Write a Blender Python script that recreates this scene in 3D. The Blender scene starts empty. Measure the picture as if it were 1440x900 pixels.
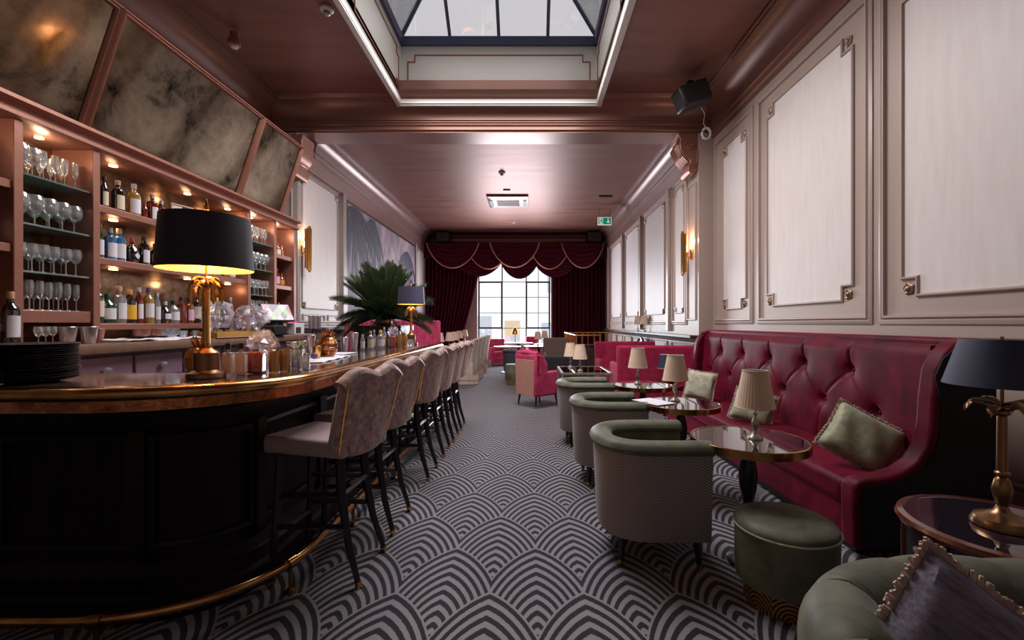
import bpy, math, random
from mathutils import Vector, Matrix
R = random.Random(7)
PI = math.pi
COL = bpy.context.scene.collection
SC = bpy.context.scene

# ---------------- camera, world, big lights, exposure ----------------
cam = bpy.data.cameras.new('camera')
cam.sensor_width = 36.0
cam.lens = 15.75
cam.shift_x = -25 / 1440
cam.shift_y = 5 / 1440
cam.clip_end = 200
cam_o = bpy.data.objects.new('camera', cam)
cam_o.location = (0, 0, 1.35)
cam_o.rotation_euler = (PI / 2, 0, 0)
COL.objects.link(cam_o)
SC.camera = cam_o
SC.view_settings.view_transform = 'Standard'
SC.view_settings.look = 'None'
SC.view_settings.gamma = 1.0
SC.view_settings.exposure = 0.0
SC.view_settings.use_curve_mapping = False

w = bpy.data.worlds.new('sky')
SC.world = w
w.use_nodes = True
bg = w.node_tree.nodes['Background']
bg.inputs[0].default_value = (0.93, 0.95, 1.0, 1)
bg.inputs[1].default_value = 1.6


def light(name, kind, loc, power, color=(1, 1, 1), size=0.05, size_y=None, rot=(0, 0, 0), spread=None, spot=None):
    d = bpy.data.lights.new(name, kind)
    d.energy = power
    d.color = color
    if kind == 'AREA':
        d.shape = 'RECTANGLE'
        d.size = size
        d.size_y = size_y or size
        if spread:
            d.spread = spread
    else:
        d.shadow_soft_size = size
        if spot:
            d.spot_size = spot
            d.spot_blend = 0.8
    o = bpy.data.objects.new(name, d)
    o.location = loc
    o.rotation_euler = rot
    COL.objects.link(o)
    return o


# daylight entering by the roof lantern and by the tall window
light('skylight_daylight', 'AREA', (-0.49, 5.35, 4.93), 275, (1.0, 0.95, 0.935), 2.8, 3.1)
light('window_daylight', 'AREA', (-0.55, 16.45, 1.95), 380, (0.90, 0.93, 1.0), 2.6, 2.6, rot=(-PI / 2, 0, 0))


light('lantern_well_fill', 'AREA', (-0.49, 5.0, 5.68), 34, (1.0, 0.98, 0.96), 2.4, 3.4)  # extra fill lamp added high in the well to brighten its white boards


# ---------------- materials ----------------
def lin(c):
    return tuple((x / 12.92 if x <= 0.04045 else ((x + 0.055) / 1.055) ** 2.4) for x in c)


def rgb(r, g, b):
    return lin((r / 255, g / 255, b / 255))


class NT:
    def __init__(s, name):
        s.m = bpy.data.materials.new(name)
        s.m.use_nodes = True
        s.t = s.m.node_tree
        s.p = s.t.nodes['Principled BSDF']
        s.out = s.t.nodes['Material Output']

    def n(s, typ, **kw):
        nd = s.t.nodes.new(typ)
        for k, v in kw.items():
            setattr(nd, k, v)
        return nd

    def link(s, a, b):
        s.t.links.new(a, b)

    def val(s, x, sock):
        if isinstance(x, (int, float)):
            sock.default_value = x
        elif isinstance(x, tuple):
            sock.default_value = x
        else:
            s.link(x, sock)

    def math(s, op, a, b=0.0, c=0.0):
        nd = s.n('ShaderNodeMath', operation=op)
        s.val(a, nd.inputs[0])
        s.val(b, nd.inputs[1])
        if op in ('MULTIPLY_ADD', 'COMPARE', 'SMOOTH_MIN'):
            s.val(c, nd.inputs[2])
        return nd.outputs[0]

    def coord(s, which='Object'):
        return s.n('ShaderNodeTexCoord').outputs[which]

    def world(s):
        return s.n('ShaderNodeNewGeometry').outputs['Position']

    def sep(s, v):
        nd = s.n('ShaderNodeSeparateXYZ')
        s.link(v, nd.inputs[0])
        return nd.outputs

    def mapping(s, v, scale=(1, 1, 1), rot=(0, 0, 0)):
        nd = s.n('ShaderNodeMapping')
        s.link(v, nd.inputs[0])
        nd.inputs['Scale'].default_value = scale
        nd.inputs['Rotation'].default_value = rot
        return nd.outputs[0]

    def noise(s, v, scale=5, detail=4, rough=0.55, dist=0.0):
        nd = s.n('ShaderNodeTexNoise')
        s.link(v, nd.inputs['Vector'])
        nd.inputs['Scale'].default_value = scale
        nd.inputs['Detail'].default_value = detail
        nd.inputs['Roughness'].default_value = rough
        nd.inputs['Distortion'].default_value = dist
        return nd.outputs[0]

    def ramp(s, fac, stops):
        nd = s.n('ShaderNodeValToRGB')
        el = nd.color_ramp.elements
        while len(el) < len(stops):
            el.new(0.5)
        for e, (p, c) in zip(el, stops):
            e.position = p
            e.color = (*c, 1) if len(c) == 3 else c
        s.link(fac, nd.inputs[0])
        return nd.outputs[0]

    def mix(s, fac, a, b):
        nd = s.n('ShaderNodeMix', data_type='RGBA')
        s.val(fac, nd.inputs[0])
        s.val((*a, 1) if isinstance(a, tuple) else a, nd.inputs[6])
        s.val((*b, 1) if isinstance(b, tuple) else b, nd.inputs[7])
        return nd.outputs[2]

    def bump(s, h, strength=0.3, dist=0.01):
        nd = s.n('ShaderNodeBump')
        nd.inputs['Strength'].default_value = strength
        nd.inputs['Distance'].default_value = dist
        s.link(h, nd.inputs['Height'])
        s.link(nd.outputs[0], s.p.inputs['Normal'])

    def set(s, **kw):
        names = dict(color='Base Color', rough='Roughness', metal='Metallic', sheen='Sheen Weight', sheenr='Sheen Roughness',
                     sheent='Sheen Tint', coat='Coat Weight', coatr='Coat Roughness', trans='Transmission Weight', ior='IOR',
                     emit='Emission Color', emits='Emission Strength', alpha='Alpha', spec='Specular IOR Level')
        for k, v in kw.items():
            sock = s.p.inputs[names[k]]
            if isinstance(v, tuple) and len(v) == 3:
                v = (*v, 1)
            s.val(v, sock)
        return s


def plain(name, color, rough=0.5, metal=0.0, vary=0.12, scale=9, bump=0.0, bscale=60, **kw):
    """colour with a little procedural variation"""
    t = NT(name)
    co = t.coord()
    f = t.noise(co, scale, 3)
    a = tuple(c * (1 - vary) for c in color)
    b = tuple(min(1, c * (1 + vary)) for c in color)
    t.set(color=t.mix(f, a, b), rough=rough, metal=metal, **kw)
    if bump:
        t.bump(t.noise(co, bscale, 3), bump, 0.004)
    return t.m


def velvet(name, c, hi, sheen=0.9, rough=0.75, scale=6, tint=None):
    t = NT(name)
    co = t.coord()
    f = t.noise(co, scale, 5, 0.6, 0.6)
    t.set(color=t.ramp(f, [(0.3, c), (0.72, hi)]), rough=rough, spec=0.15, sheen=sheen, sheenr=0.3, sheent=tint or tuple(min(1, x * 1.6 + 0.08) for x in hi))
    t.bump(t.noise(co, 160, 2), 0.12, 0.003)
    return t.m


M = {}
M['wall'] = plain('wall_paint', rgb(176, 156, 146), 0.45, vary=0.04, scale=2, bump=0.04)
M['wall_trim'] = plain('moulding_paint', rgb(178, 158, 150), 0.38, vary=0.03)
M['wall_left'] = plain('wall_paint_grey', rgb(170, 156, 152), 0.45, vary=0.04, scale=2)
# pearly wall panels, brushed upright
t = NT('pearl_panel')
f = t.noise(t.mapping(t.world(), (5, 5, 0.8)), 3, 5, 0.6)
t.set(color=t.ramp(f, [(0.2, rgb(218, 206, 203)), (0.8, rgb(230, 222, 220))]), rough=0.5)
M['pearl'] = t.m
# lacquered copper-brown ceiling with brushed variation
t = NT('ceiling_lacquer')
f = t.noise(t.mapping(t.world(), (0.5, 3.0, 1)), 1.5, 4)
t.set(color=t.ramp(f, [(0.3, rgb(122, 80, 72)), (0.7, rgb(142, 96, 84))]), rough=t.math('MULTIPLY_ADD', f, 0.12, 0.42), metal=0.45)
M['ceiling'] = t.m
M['cornice'] = plain('cornice_copper_paint', rgb(136, 96, 84), 0.34, metal=0.3, vary=0.06, scale=3)
M['cornice_far'] = plain('cornice_mauve_paint', rgb(142, 110, 106), 0.34, metal=0.25, vary=0.06, scale=3)
M['rosegilt'] = plain('rosette_bronze_paint', rgb(158, 128, 106), 0.35, metal=0.35, vary=0.2, scale=40)
M['skywhite'] = plain('lantern_white_paint', rgb(214, 210, 205), 0.5, vary=0.02)
M['gilt_line'] = plain('gilt_line', rgb(150, 92, 58), 0.4, metal=0.4)
M['lantern_blue'] = plain('lantern_bar_blue_grey', rgb(74, 80, 112), 0.5)
M['copperwood'] = plain('rose_copper_wood', rgb(162, 112, 96), 0.38, metal=0.45, vary=0.22, scale=14)
M['copperdark'] = plain('dark_copper_wood', rgb(92, 52, 42), 0.35, metal=0.35, vary=0.25, scale=10)
M['gold'] = plain('aged_gold', rgb(196, 146, 78), 0.28, metal=1.0, vary=0.2, scale=30)
M['goldbright'] = plain('polished_gold', rgb(226, 170, 96), 0.18, metal=1.0, vary=0.1, scale=20)
M['bronze'] = plain('antique_bronze', rgb(140, 108, 78), 0.32, metal=1.0, vary=0.2, scale=30)
M['silver'] = plain('polished_steel', rgb(226, 222, 228), 0.26, metal=0.82, vary=0.05)
M['pewter'] = plain('pale_pewter', rgb(176, 168, 156), 0.35, metal=0.6, vary=0.15, scale=40)
M['blackwood'] = plain('black_wood', (0.012, 0.009, 0.014), 0.35, vary=0.2)
M['blackplastic'] = plain('black_plastic', (0.01, 0.01, 0.014), 0.4)
M['darkgrey'] = plain('charcoal', (0.03, 0.03, 0.035), 0.5)
M['white'] = plain('white_cloth', rgb(225, 222, 232), 0.7, vary=0.04)
M['whitepaint'] = plain('white_plastic', rgb(215, 212, 212), 0.4, vary=0.02)
M['pink'] = plain('pink_card', rgb(214, 90, 160), 0.6)
# dark mahogany bar panels
t = NT('bar_mahogany')
f = t.noise(t.mapping(t.coord(), (1, 1, 0.12)), 12, 5, 0.6, 1.0)
t.set(color=t.ramp(f, [(0.3, (0.005, 0.002, 0.003)), (0.75, (0.016, 0.006, 0.008))]), rough=0.42, spec=0.22)
M['mahogany'] = t.m
t = NT('bar_top_wood')
f = t.noise(t.mapping(t.coord(), (6, 1, 1)), 5, 5, 0.6, 0.6)
t.set(color=t.ramp(f, [(0.3, (0.06, 0.034, 0.038)), (0.75, (0.11, 0.066, 0.072))]), rough=0.14, coat=0.9, coatr=0.08)
M['bartop'] = t.m
t = NT('bar_brass')
f = t.noise(t.coord(), 7, 4, 0.6)
t.set(color=t.ramp(f, [(0.3, rgb(150, 108, 66)), (0.7, rgb(206, 160, 104))]), rough=0.2, metal=1.0)
M['brass'] = t.m
t = NT('hammered_copper_band')
f = t.noise(t.coord(), 16, 4, 0.7, 0.8)
t.set(color=t.ramp(f, [(0.3, rgb(120, 66, 44)), (0.65, rgb(200, 138, 96))]), rough=0.18, metal=1.0)
t.bump(f, 0.4, 0.01)
M['copperband'] = t.m
M['purplewood'] = plain('aubergine_drawers', rgb(134, 108, 126), 0.4, vary=0.12)
M['stonetop'] = plain('brown_stone_counter', rgb(120, 92, 78), 0.2, vary=0.35, scale=18)
M['redvelvet'] = velvet('ruby_velvet', (0.045, 0.001, 0.007), (0.15, 0.004, 0.022), sheen=0.6, rough=0.5, tint=(1.0, 0.10, 0.24))
M['pinkvelvet'] = velvet('raspberry_velvet', (0.42, 0.03, 0.09), (0.64, 0.085, 0.19), sheen=0.7)
M['greenvelvet'] = velvet('sage_velvet', (0.078, 0.080, 0.060), (0.185, 0.185, 0.142), sheen=0.5, rough=0.5)
M['cushiongreen'] = velvet('pale_green_satin', rgb(138, 140, 116), rgb(192, 192, 164), sheen=0.5, rough=0.4, scale=12)
M['stoolvelvet'] = velvet('taupe_crushed_velvet', rgb(118, 94, 92), rgb(206, 180, 176), sheen=0.8, rough=0.5, scale=22)
M['seatvelvet'] = velvet('plain_taupe_velvet', rgb(150, 130, 132), rgb(178, 160, 162), sheen=0.7, rough=0.5, scale=5)
M['creamfabric'] = plain('cream_linen', rgb(204, 188, 172), 0.8, vary=0.08, bump=0.1)
M['taupefabric'] = plain('taupe_linen', rgb(120, 98, 90), 0.8, vary=0.08)
M['greyfabric'] = plain('dark_grey_wool', rgb(70, 70, 76), 0.85)
M['navyfabric'] = plain('black_navy_velvet', (0.010, 0.007, 0.016), 0.7, sheen=0.12)
M['shadeblack'] = plain('unlit_side_black', (0.004, 0.003, 0.005), 0.85)  # near-black colour standing for shade on the banquette's unlit outer side
M['fringe'] = plain('cream_fringe', rgb(190, 168, 156), 0.9, vary=0.25, scale=60)
M['curtain'] = velvet('wine_velvet_curtain', (0.05, 0.003, 0.014), (0.085, 0.005, 0.022), sheen=0.2, rough=0.6)
M['curtaintrim'] = plain('gold_pink_braid', rgb(196, 136, 116), 0.6, vary=0.2, scale=50)
M['ledge'] = plain('dark_ledge_wood', rgb(58, 46, 50), 0.4)
M['wainscot'] = plain('grey_wainscot', rgb(142, 136, 146), 0.45, vary=0.04)
M['leaf'] = plain('cycad_green', rgb(62, 80, 46), 0.45, vary=0.35, scale=4)
M['leafmid'] = plain('cycad_rib_green', rgb(74, 84, 38), 0.45, vary=0.2)
M['leafbright'] = plain('mint_green', rgb(96, 128, 60), 0.5, vary=0.3)
M['plate'] = plain('black_stoneware', (0.012, 0.012, 0.018), 0.28)
M['lampblack'] = plain('midnight_card_shade', rgb(42, 40, 52), 0.62, vary=0.06)
M['lampgreyshade'] = plain('blue_grey_silk_shade', rgb(84, 84, 112), 0.5, vary=0.06)
M['lampnavy'] = plain('navy_card_shade', rgb(44, 48, 74), 0.6, vary=0.06)
M['greenexit'] = plain('exit_green', rgb(0, 150, 110), 0.5, vary=0.02, emit=rgb(0, 150, 110), emits=0.5)
M['exitwhite'] = plain('exit_white', rgb(230, 240, 236), 0.5, vary=0.02, emit=rgb(230, 240, 236), emits=0.45)


def cloth_shade(name, c, emits=0.0):
    t = NT(name)
    g = t.sep(t.coord())
    t.set(color=t.mix(t.noise(t.mapping(t.coord(), (60, 60, 3)), 3, 3), tuple(x * 0.82 for x in c), c), rough=0.75)
    if emits:
        t.set(emit=c, emits=emits)
    return t.m


M['creamshade'] = cloth_shade('cream_pleated_silk', rgb(242, 214, 188))
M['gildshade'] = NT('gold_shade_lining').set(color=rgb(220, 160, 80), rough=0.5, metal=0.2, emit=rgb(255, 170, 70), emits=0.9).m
M['bulb'] = NT('warm_bulb').set(color=(1, 0.8, 0.5), emit=(1, 0.62, 0.28), emits=14.0).m
M['spot'] = NT('shelf_spot').set(color=(1, 0.8, 0.5), emit=(1, 0.66, 0.34), emits=5.0).m


def glassy(name, tint, trans=0.8, rough=0.03, spec_boost=0.0, white=0.0, fres=0.8):
    """thin glass: sees through with a tint, mirror gloss by Fresnel"""
    t = NT(name)
    nd = t.t.nodes
    tr = t.n('ShaderNodeBsdfTransparent')
    tr.inputs[0].default_value = (*tint, 1)
    gl = t.n('ShaderNodeBsdfGlossy')
    gl.inputs['Roughness'].default_value = rough
    gl.inputs[0].default_value = (1, 1, 1, 1)
    df = t.n('ShaderNodeBsdfDiffuse')
    df.inputs[0].default_value = (*(tuple(min(1, x * 0.95 + 0.004) for x in tint)), 1)
    lw = t.n('ShaderNodeLayerWeight')
    lw.inputs[0].default_value = 0.35
    m1 = t.n('ShaderNodeMixShader')
    m1.inputs[0].default_value = white
    t.link(tr.outputs[0], m1.inputs[1])
    t.link(df.outputs[0], m1.inputs[2])
    m2 = t.n('ShaderNodeMixShader')
    t.link(t.math('MULTIPLY_ADD', lw.outputs['Fresnel'], fres, 0.04 * fres + spec_boost), m2.inputs[0])
    t.link(m1.outputs[0], m2.inputs[1])
    t.link(gl.outputs[0], m2.inputs[2])
    t.link(m2.outputs[0], t.out.inputs[0])
    t.t.nodes.remove(t.p)
    return t.m


M['glass'] = glassy('clear_glass', (0.93, 0.95, 0.96), white=0.22, spec_boost=0.06)
M['crystal'] = glassy('cut_crystal', (0.9, 0.9, 0.95), white=0.22, spec_boost=0.1)
M['shelfglass'] = glassy('greenish_glass_shelf', (0.55, 0.78, 0.74), white=0.25, spec_boost=0.08)
M['windowglass'] = glassy('window_glass', (0.97, 0.98, 0.98), white=0.0)
M['lanternglass'] = glassy('hazy_lantern_glass', (0.70, 0.685, 0.685), white=0.05)
M['plasticfilm'] = glassy('clear_plastic_film', (0.93, 0.91, 0.97), white=0.16, spec_boost=0.02, rough=0.22, fres=0.3)
for k, c, wq in (('g_green', (0.03, 0.16, 0.06), .3), ('g_dark', (0.02, 0.015, 0.012), .5), ('g_amber', (0.42, 0.14, 0.03), .35),
                 ('g_blue', (0.10, 0.42, 0.78), .35), ('g_red', (0.36, 0.03, 0.02), .4), ('g_gold', (0.78, 0.52, 0.14), .35),
                 ('g_clear', (0.82, 0.84, 0.88), .2), ('g_cobalt', (0.06, 0.10, 0.55), .4), ('g_liquor', (0.42, 0.05, 0.012), .75)):
    M[k] = glassy(k + '_bottle_glass', c, white=wq, spec_boost=0.05)
for k, c in (('l_white', rgb(216, 214, 222)), ('l_cream', rgb(214, 202, 178)), ('l_yellow', rgb(226, 178, 60)), ('l_teal', rgb(90, 150, 140)),
             ('l_pink', rgb(206, 168, 190)), ('l_blush', rgb(244, 220, 206)), ('c_black', (0.015, 0.013, 0.018)), ('c_red', rgb(160, 40, 36)),
             ('c_gold', rgb(190, 140, 70)), ('c_green', rgb(24, 66, 40)), ('c_cork', rgb(196, 152, 118)), ('c_purple', rgb(96, 70, 140)),
             ('c_silver', rgb(176, 176, 186)), ('c_yellow', rgb(230, 190, 50)), ('l_lime', rgb(196, 200, 96)), ('l_orange', rgb(220, 130, 50))):
    M[k] = plain(k + '_print', c, 0.5, vary=0.06)

# antique mirror: tarnished silver
t = NT('antique_mirror')
co = t.world()
f1 = t.noise(co, 1.6, 8, 0.68, 0.5)
f2 = t.noise(co, 6.0, 8, 0.75, 0.8)
fm = t.math('MULTIPLY', f1, 1.0)
fm = t.math('ADD', fm, t.math('MULTIPLY', f2, 0.45))
t.set(color=t.ramp(fm, [(0.52, rgb(38, 32, 26)), (0.66, rgb(116, 102, 86)), (0.9, rgb(156, 138, 114))]), metal=1.0,
      rough=t.math('MULTIPLY_ADD', f2, 0.14, 0.0))
M['mirror'] = t.m
t = NT('mirror_backing')
f2 = t.noise(t.world(), 7.0, 6, 0.7, 0.8)
t.set(color=t.ramp(f2, [(0.35, rgb(110, 84, 64)), (0.7, rgb(196, 164, 134))]), metal=0.8, rough=0.2)
M['backmirror'] = t.m

# carpet: rows of pointed scallops drawn by concentric lines
t = NT('scallop_carpet')
g = t.sep(t.world())
WS, RS, HS = 0.469, 0.447, 0.775
yy = t.math('DIVIDE', t.math('SUBTRACT', g[1], 1.481), RS)
k0 = t.math('FLOOR', yy)


def scal(k):
    v = t.math('MULTIPLY', t.math('SUBTRACT', yy, k), RS / HS)
    a = t.math('ADD', t.math('DIVIDE', t.math('ADD', g[0], 0.2), WS), t.math('MULTIPLY', k, 0.5))
    u = t.math('MULTIPLY', t.math('ABSOLUTE', t.math('SUBTRACT', t.math('FRACT', t.math('ADD', a, 50.5)), 0.5)), 2.0)
    q = t.math('SQRT', t.math('ADD', t.math('MULTIPLY', t.math('MULTIPLY', u, u), 0.307), t.math('MULTIPLY', v, v)))
    return t.math('ADD', t.math('MULTIPLY', u, 0.2), q)


sA = scal(t.math('SUBTRACT', k0, 1.0))
sB = scal(k0)
ins = t.math('LESS_THAN', sA, 1.0)
sv = t.math('ADD', t.math('MULTIPLY', sA, ins), t.math('MULTIPLY', sB, t.math('SUBTRACT', 1.0, ins)))
fr = t.math('FRACT', t.math('ADD', t.math('MULTIPLY', sv, 9.5), t.math('MULTIPLY', t.math('SUBTRACT', t.noise(t.world(), 60, 2), 0.5), 0.14)))
tri = t.math('ABSOLUTE', t.math('SUBTRACT', fr, 0.5))
mask = t.ramp(tri, [(0.22, (0, 0, 0)), (0.28, (1, 1, 1))])
fz = t.noise(t.world(), 220, 2)
dark = t.mix(fz, rgb(10, 8, 24), rgb(28, 23, 46))
pale = t.mix(fz, rgb(116, 110, 116), rgb(146, 140, 144))
t.set(color=t.mix(mask, pale, dark), rough=0.95, sheen=0.1)
t.bump(fz, 0.5, 0.004)
M['carpet'] = t.m

# herringbone wool for the tub chairs
t = NT('herringbone_wool')
g = t.sep(t.coord())
ang = t.math('ARCTAN2', g[1], g[0])
uu = t.math('MULTIPLY', ang, 0.32 * 12)
zz = t.math('MULTIPLY', t.math('ABSOLUTE', t.math('SUBTRACT', t.math('FRACT', uu), 0.5)), 0.09)
fr = t.math('FRACT', t.math('MULTIPLY', t.math('ADD', g[2], zz), 62.0))
t.set(color=t.mix(t.math('GREATER_THAN', fr, 0.5), rgb(98, 92, 97), rgb(172, 163, 163)), rough=0.85, sheen=0.2)
M['herring'] = t.m

# zigzag woven back of the raspberry chair
t = NT('rose_zigzag_weave')
g = t.sep(t.coord())
zz = t.math('MULTIPLY', t.math('ABSOLUTE', t.math('SUBTRACT', t.math('FRACT', t.math('MULTIPLY', g[0], 7.0)), 0.5)), 0.16)
fr = t.math('FRACT', t.math('MULTIPLY', t.math('ADD', g[2], zz), 26.0))
t.set(color=t.mix(t.math('GREATER_THAN', fr, 0.45), rgb(150, 52, 66), rgb(222, 180, 160)), rough=0.8)
M['zigzag'] = t.m

# fluted gold / black fan base of the stools
t = NT('gold_fan_base')
g = t.sep(t.coord())
ang = t.math('ARCTAN2', g[1], g[0])
a2 = t.math('ABSOLUTE', t.math('SUBTRACT', t.math('FRACT', t.math('MULTIPLY', ang, 8 / (2 * PI) * 1.0)), 0.5))
s2 = t.math('SQRT', t.math('ADD', t.math('MULTIPLY', t.math('MULTIPLY', a2, a2), 0.03), t.math('MULTIPLY', g[2], g[2])))
fr = t.math('FRACT', t.math('MULTIPLY', s2, 55.0))
t.set(color=t.mix(t.math('GREATER_THAN', fr, 0.42), (0.012, 0.008, 0.008), rgb(170, 124, 74)), rough=0.35, metal=0.6)
M['fanbase'] = t.m

# mural of palms against a mauve sky
t = NT('palm_mural_print')
co = t.world()
g = t.sep(co)
n1 = t.noise(t.mapping(co, (1, 0.9, 0.45)), 1.5, 5, 0.6, 1.5)
n2 = t.noise(t.mapping(co, (1, 2.0, 0.8), (0.5, 0, 0)), 1.6, 6, 0.65, 0.6)
f = t.math('ADD', t.math('MULTIPLY', n1, 0.75), t.math('MULTIPLY', n2, 0.5))
t.set(color=t.ramp(f, [(0.42, rgb(92, 82, 98)), (0.6, rgb(140, 120, 132)), (0.72, rgb(182, 154, 164)), (0.85, rgb(196, 172, 178))]), rough=0.6)
M['mural'] = t.m

M['muraldark'] = plain('mural_dark_paint', rgb(66, 61, 80), 0.6, vary=0.3, scale=3)
# woven violet-grey cushion
t = NT('violet_slub_linen')
f = t.noise(t.mapping(t.coord(), (2, 30, 30)), 3, 5, 0.7)
t.set(color=t.ramp(f, [(0.3, rgb(84, 78, 100)), (0.7, rgb(150, 142, 160))]), rough=0.9)
M['violet'] = t.m
# till screen with coloured key blocks
t = NT('till_screen')
g = t.sep(t.coord('Generated'))
cx = t.math('FLOOR', t.math('MULTIPLY', g[0], 5))
cz = t.math('FLOOR', t.math('MULTIPLY', g[1], 6))
wn = t.n('ShaderNodeTexWhiteNoise')
cb = t.n('ShaderNodeCombineXYZ')
t.link(cx, cb.inputs[0]); t.link(cz, cb.inputs[1]); t.link(cb.outputs[0], wn.inputs['Vector'])
c = t.ramp(wn.outputs[0], [(0.2, rgb(90, 84, 100)), (0.5, rgb(170, 96, 110)), (0.75, rgb(196, 186, 196)), (0.9, rgb(120, 160, 120))])
t.set(color=c, emit=c, emits=0.5, rough=0.2)
M['screen'] = t.m
# pale building outside
M['facade'] = plain('sunlit_render', rgb(252, 251, 250), 0.9, vary=0.02)
M['stonegrey'] = plain('grey_marble', rgb(98, 96, 100), 0.3, vary=0.3)
M['facadewin'] = plain('pale_far_window', rgb(196, 202, 210), 0.3, vary=0.1)
M['facadebrick'] = plain('pale_ochre_panel', rgb(226, 198, 160), 0.8, vary=0.1)


# ---------------- mesh building helpers ----------------
class MB:
    def __init__(s):
        s.v = []
        s.f = []

    def add(s, vs, fs, m=None):
        o = len(s.v)
        for p in vs:
            s.v.append(tuple(m @ Vector(p)) if m is not None else tuple(p))
        s.f += [tuple(i + o for i in f) for f in fs]
        return s

    def box(s, x0, x1, y0, y1, z0, z1, m=None):
        vs = [(x, y, z) for z in (z0, z1) for y in (y0, y1) for x in (x0, x1)]
        return s.add(vs, [(0, 2, 3, 1), (4, 5, 7, 6), (0, 1, 5, 4), (2, 6, 7, 3), (0, 4, 6, 2), (1, 3, 7, 5)], m)

    def lathe(s, prof, seg=20, c=(0, 0, 0), ripple=0, ramp=0.0, m=None, sx=1.0, sy=1.0):
        vs = []
        for (r, z) in prof:
            for i in range(seg):
                a = 2 * PI * i / seg
                rr = r * (1 + ramp * (1 if (i % 2) else -1)) if ripple else r
                vs.append((c[0] + rr * sx * math.cos(a), c[1] + rr * sy * math.sin(a), c[2] + z))
        fs = []
        n = len(prof)
        for j in range(n - 1):
            for i in range(seg):
                a, b = j * seg + i, j * seg + (i + 1) % seg
                fs.append((a, b, b + seg, a + seg))
        if prof[0][0] > 1e-5:
            fs.append(tuple(reversed(range(seg))))
        if prof[-1][0] > 1e-5:
            fs.append(tuple((n - 1) * seg + i for i in range(seg)))
        return s.add(vs, fs, m)

    def tube(s, pts, r, seg=8, closed=False, m=None, flat=1.0):
        pts = [Vector(p) for p in pts]
        n = len(pts)
        rs = r if isinstance(r, (list, tuple)) else [r] * n
        vs = []
        up = Vector((0, 0, 1))
        for i, p in enumerate(pts):
            if closed:
                d = pts[(i + 1) % n] - pts[i - 1]
            else:
                d = pts[min(i + 1, n - 1)] - pts[max(i - 1, 0)]
            d.normalize()
            if abs(d.z) > 0.95:
                a = d.cross(Vector((0, 1, 0)))
            else:
                a = d.cross(up)
            a.normalize()
            b = a.cross(d)
            b.normalize()
            for k in range(seg):
                t_ = 2 * PI * k / seg
                vs.append(p + a * (rs[i] * math.cos(t_)) + b * (rs[i] * flat * math.sin(t_)))
        fs = []
        for i in range(n if closed else n - 1):
            j = (i + 1) % n
            for k in range(seg):
                k2 = (k + 1) % seg
                fs.append((i * seg + k, j * seg + k, j * seg + k2, i * seg + k2))
        if not closed:
            fs.append(tuple(reversed(range(seg))))
            fs.append(tuple((n - 1) * seg + k for k in range(seg)))
        return s.add(vs, fs, m)

    def grid(s, fn, nu, nv, closed_u=False, m=None):
        vs = [fn(i / (nu if closed_u else nu - 1), j / (nv - 1)) for j in range(nv) for i in range(nu)]
        fs = []
        for j in range(nv - 1):
            for i in range(nu if closed_u else nu - 1):
                i2 = (i + 1) % nu
                fs.append((j * nu + i, j * nu + i2, (j + 1) * nu + i2, (j + 1) * nu + i))
        return s.add(vs, fs, m)

    def prism(s, poly, axis, a, b, m=None):
        """poly: 2D points in the two other axes (order x,y,z), extruded a..b along axis"""
        def P(p, h):
            return {'x': (h, p[0], p[1]), 'y': (p[0], h, p[1]), 'z': (p[0], p[1], h)}[axis]
        n = len(poly)
        vs = [P(p, a) for p in poly] + [P(p, b) for p in poly]
        fs = [tuple(range(n)), tuple(reversed(range(n, 2 * n)))]
        fs += [(i, i + n, (i + 1) % n + n, (i + 1) % n) for i in range(n)]
        return s.add(vs, fs, m)

    def ribbon(s, path, prof, closed_prof=True, inner=None):
        """sweep (offset inward, z) profile along a 2D plan path with left normals"""
        n = len(path)
        vs = []
        for i, p in enumerate(path):
            d = Vector(path[min(i + 1, n - 1)]) - Vector(path[max(i - 1, 0)])
            d.normalize()
            nx, ny = -d.y, d.x
            for (o, z) in prof:
                vs.append((p[0] + nx * o, p[1] + ny * o, z))
        k = len(prof)
        fs = []
        for i in range(n - 1):
            for j in range(k if closed_prof else k - 1):
                j2 = (j + 1) % k
                fs.append((i * k + j, (i + 1) * k + j, (i + 1) * k + j2, i * k + j2))
        if closed_prof:
            fs.append(tuple(range(k)))
            fs.append(tuple((n - 1) * k + j for j in reversed(range(k))))
        return s.add(vs, fs)

    def frame(s, poly, prof, mp):
        """moulding along a closed axis-aligned 2D polygon; prof = [(offset inward, proud)], mp(u, v, proud) -> xyz"""
        n = len(poly)
        area = sum(poly[i][0] * poly[(i + 1) % n][1] - poly[(i + 1) % n][0] * poly[i][1] for i in range(n))
        sg = 1 if area > 0 else -1
        vs = []
        for i in range(n):
            p0, p1, p2 = Vector(poly[i - 1]), Vector(poly[i]), Vector(poly[(i + 1) % n])
            d1, d2 = (p1 - p0).normalized(), (p2 - p1).normalized()
            n1 = Vector((-d1.y, d1.x)) * sg
            n2 = Vector((-d2.y, d2.x)) * sg
            bis = n1 + n2
            bis = bis / max(1e-6, bis.dot(n1))
            for (o, h) in prof:
                q = p1 + bis * o
                vs.append(mp(q.x, q.y, h))
        k = len(prof)
        fs = []
        for i in range(n):
            j = (i + 1) % n
            for a in range(k - 1):
                fs.append((i * k + a, j * k + a, j * k + a + 1, i * k + a + 1))
        return s.add(vs, fs)

    def sphere(s, c, r, seg=12, rings=8, sx=1, sy=1, sz=1, m=None):
        prof = [(max(1e-6, r * math.sin(PI * i / rings)), -r * sz * math.cos(PI * i / rings)) for i in range(rings + 1)]
        prof[0] = (1e-6, prof[0][1])
        prof[-1] = (1e-6, prof[-1][1])
        return s.lathe(prof, seg, c, m=m, sx=sx, sy=sy)

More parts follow.
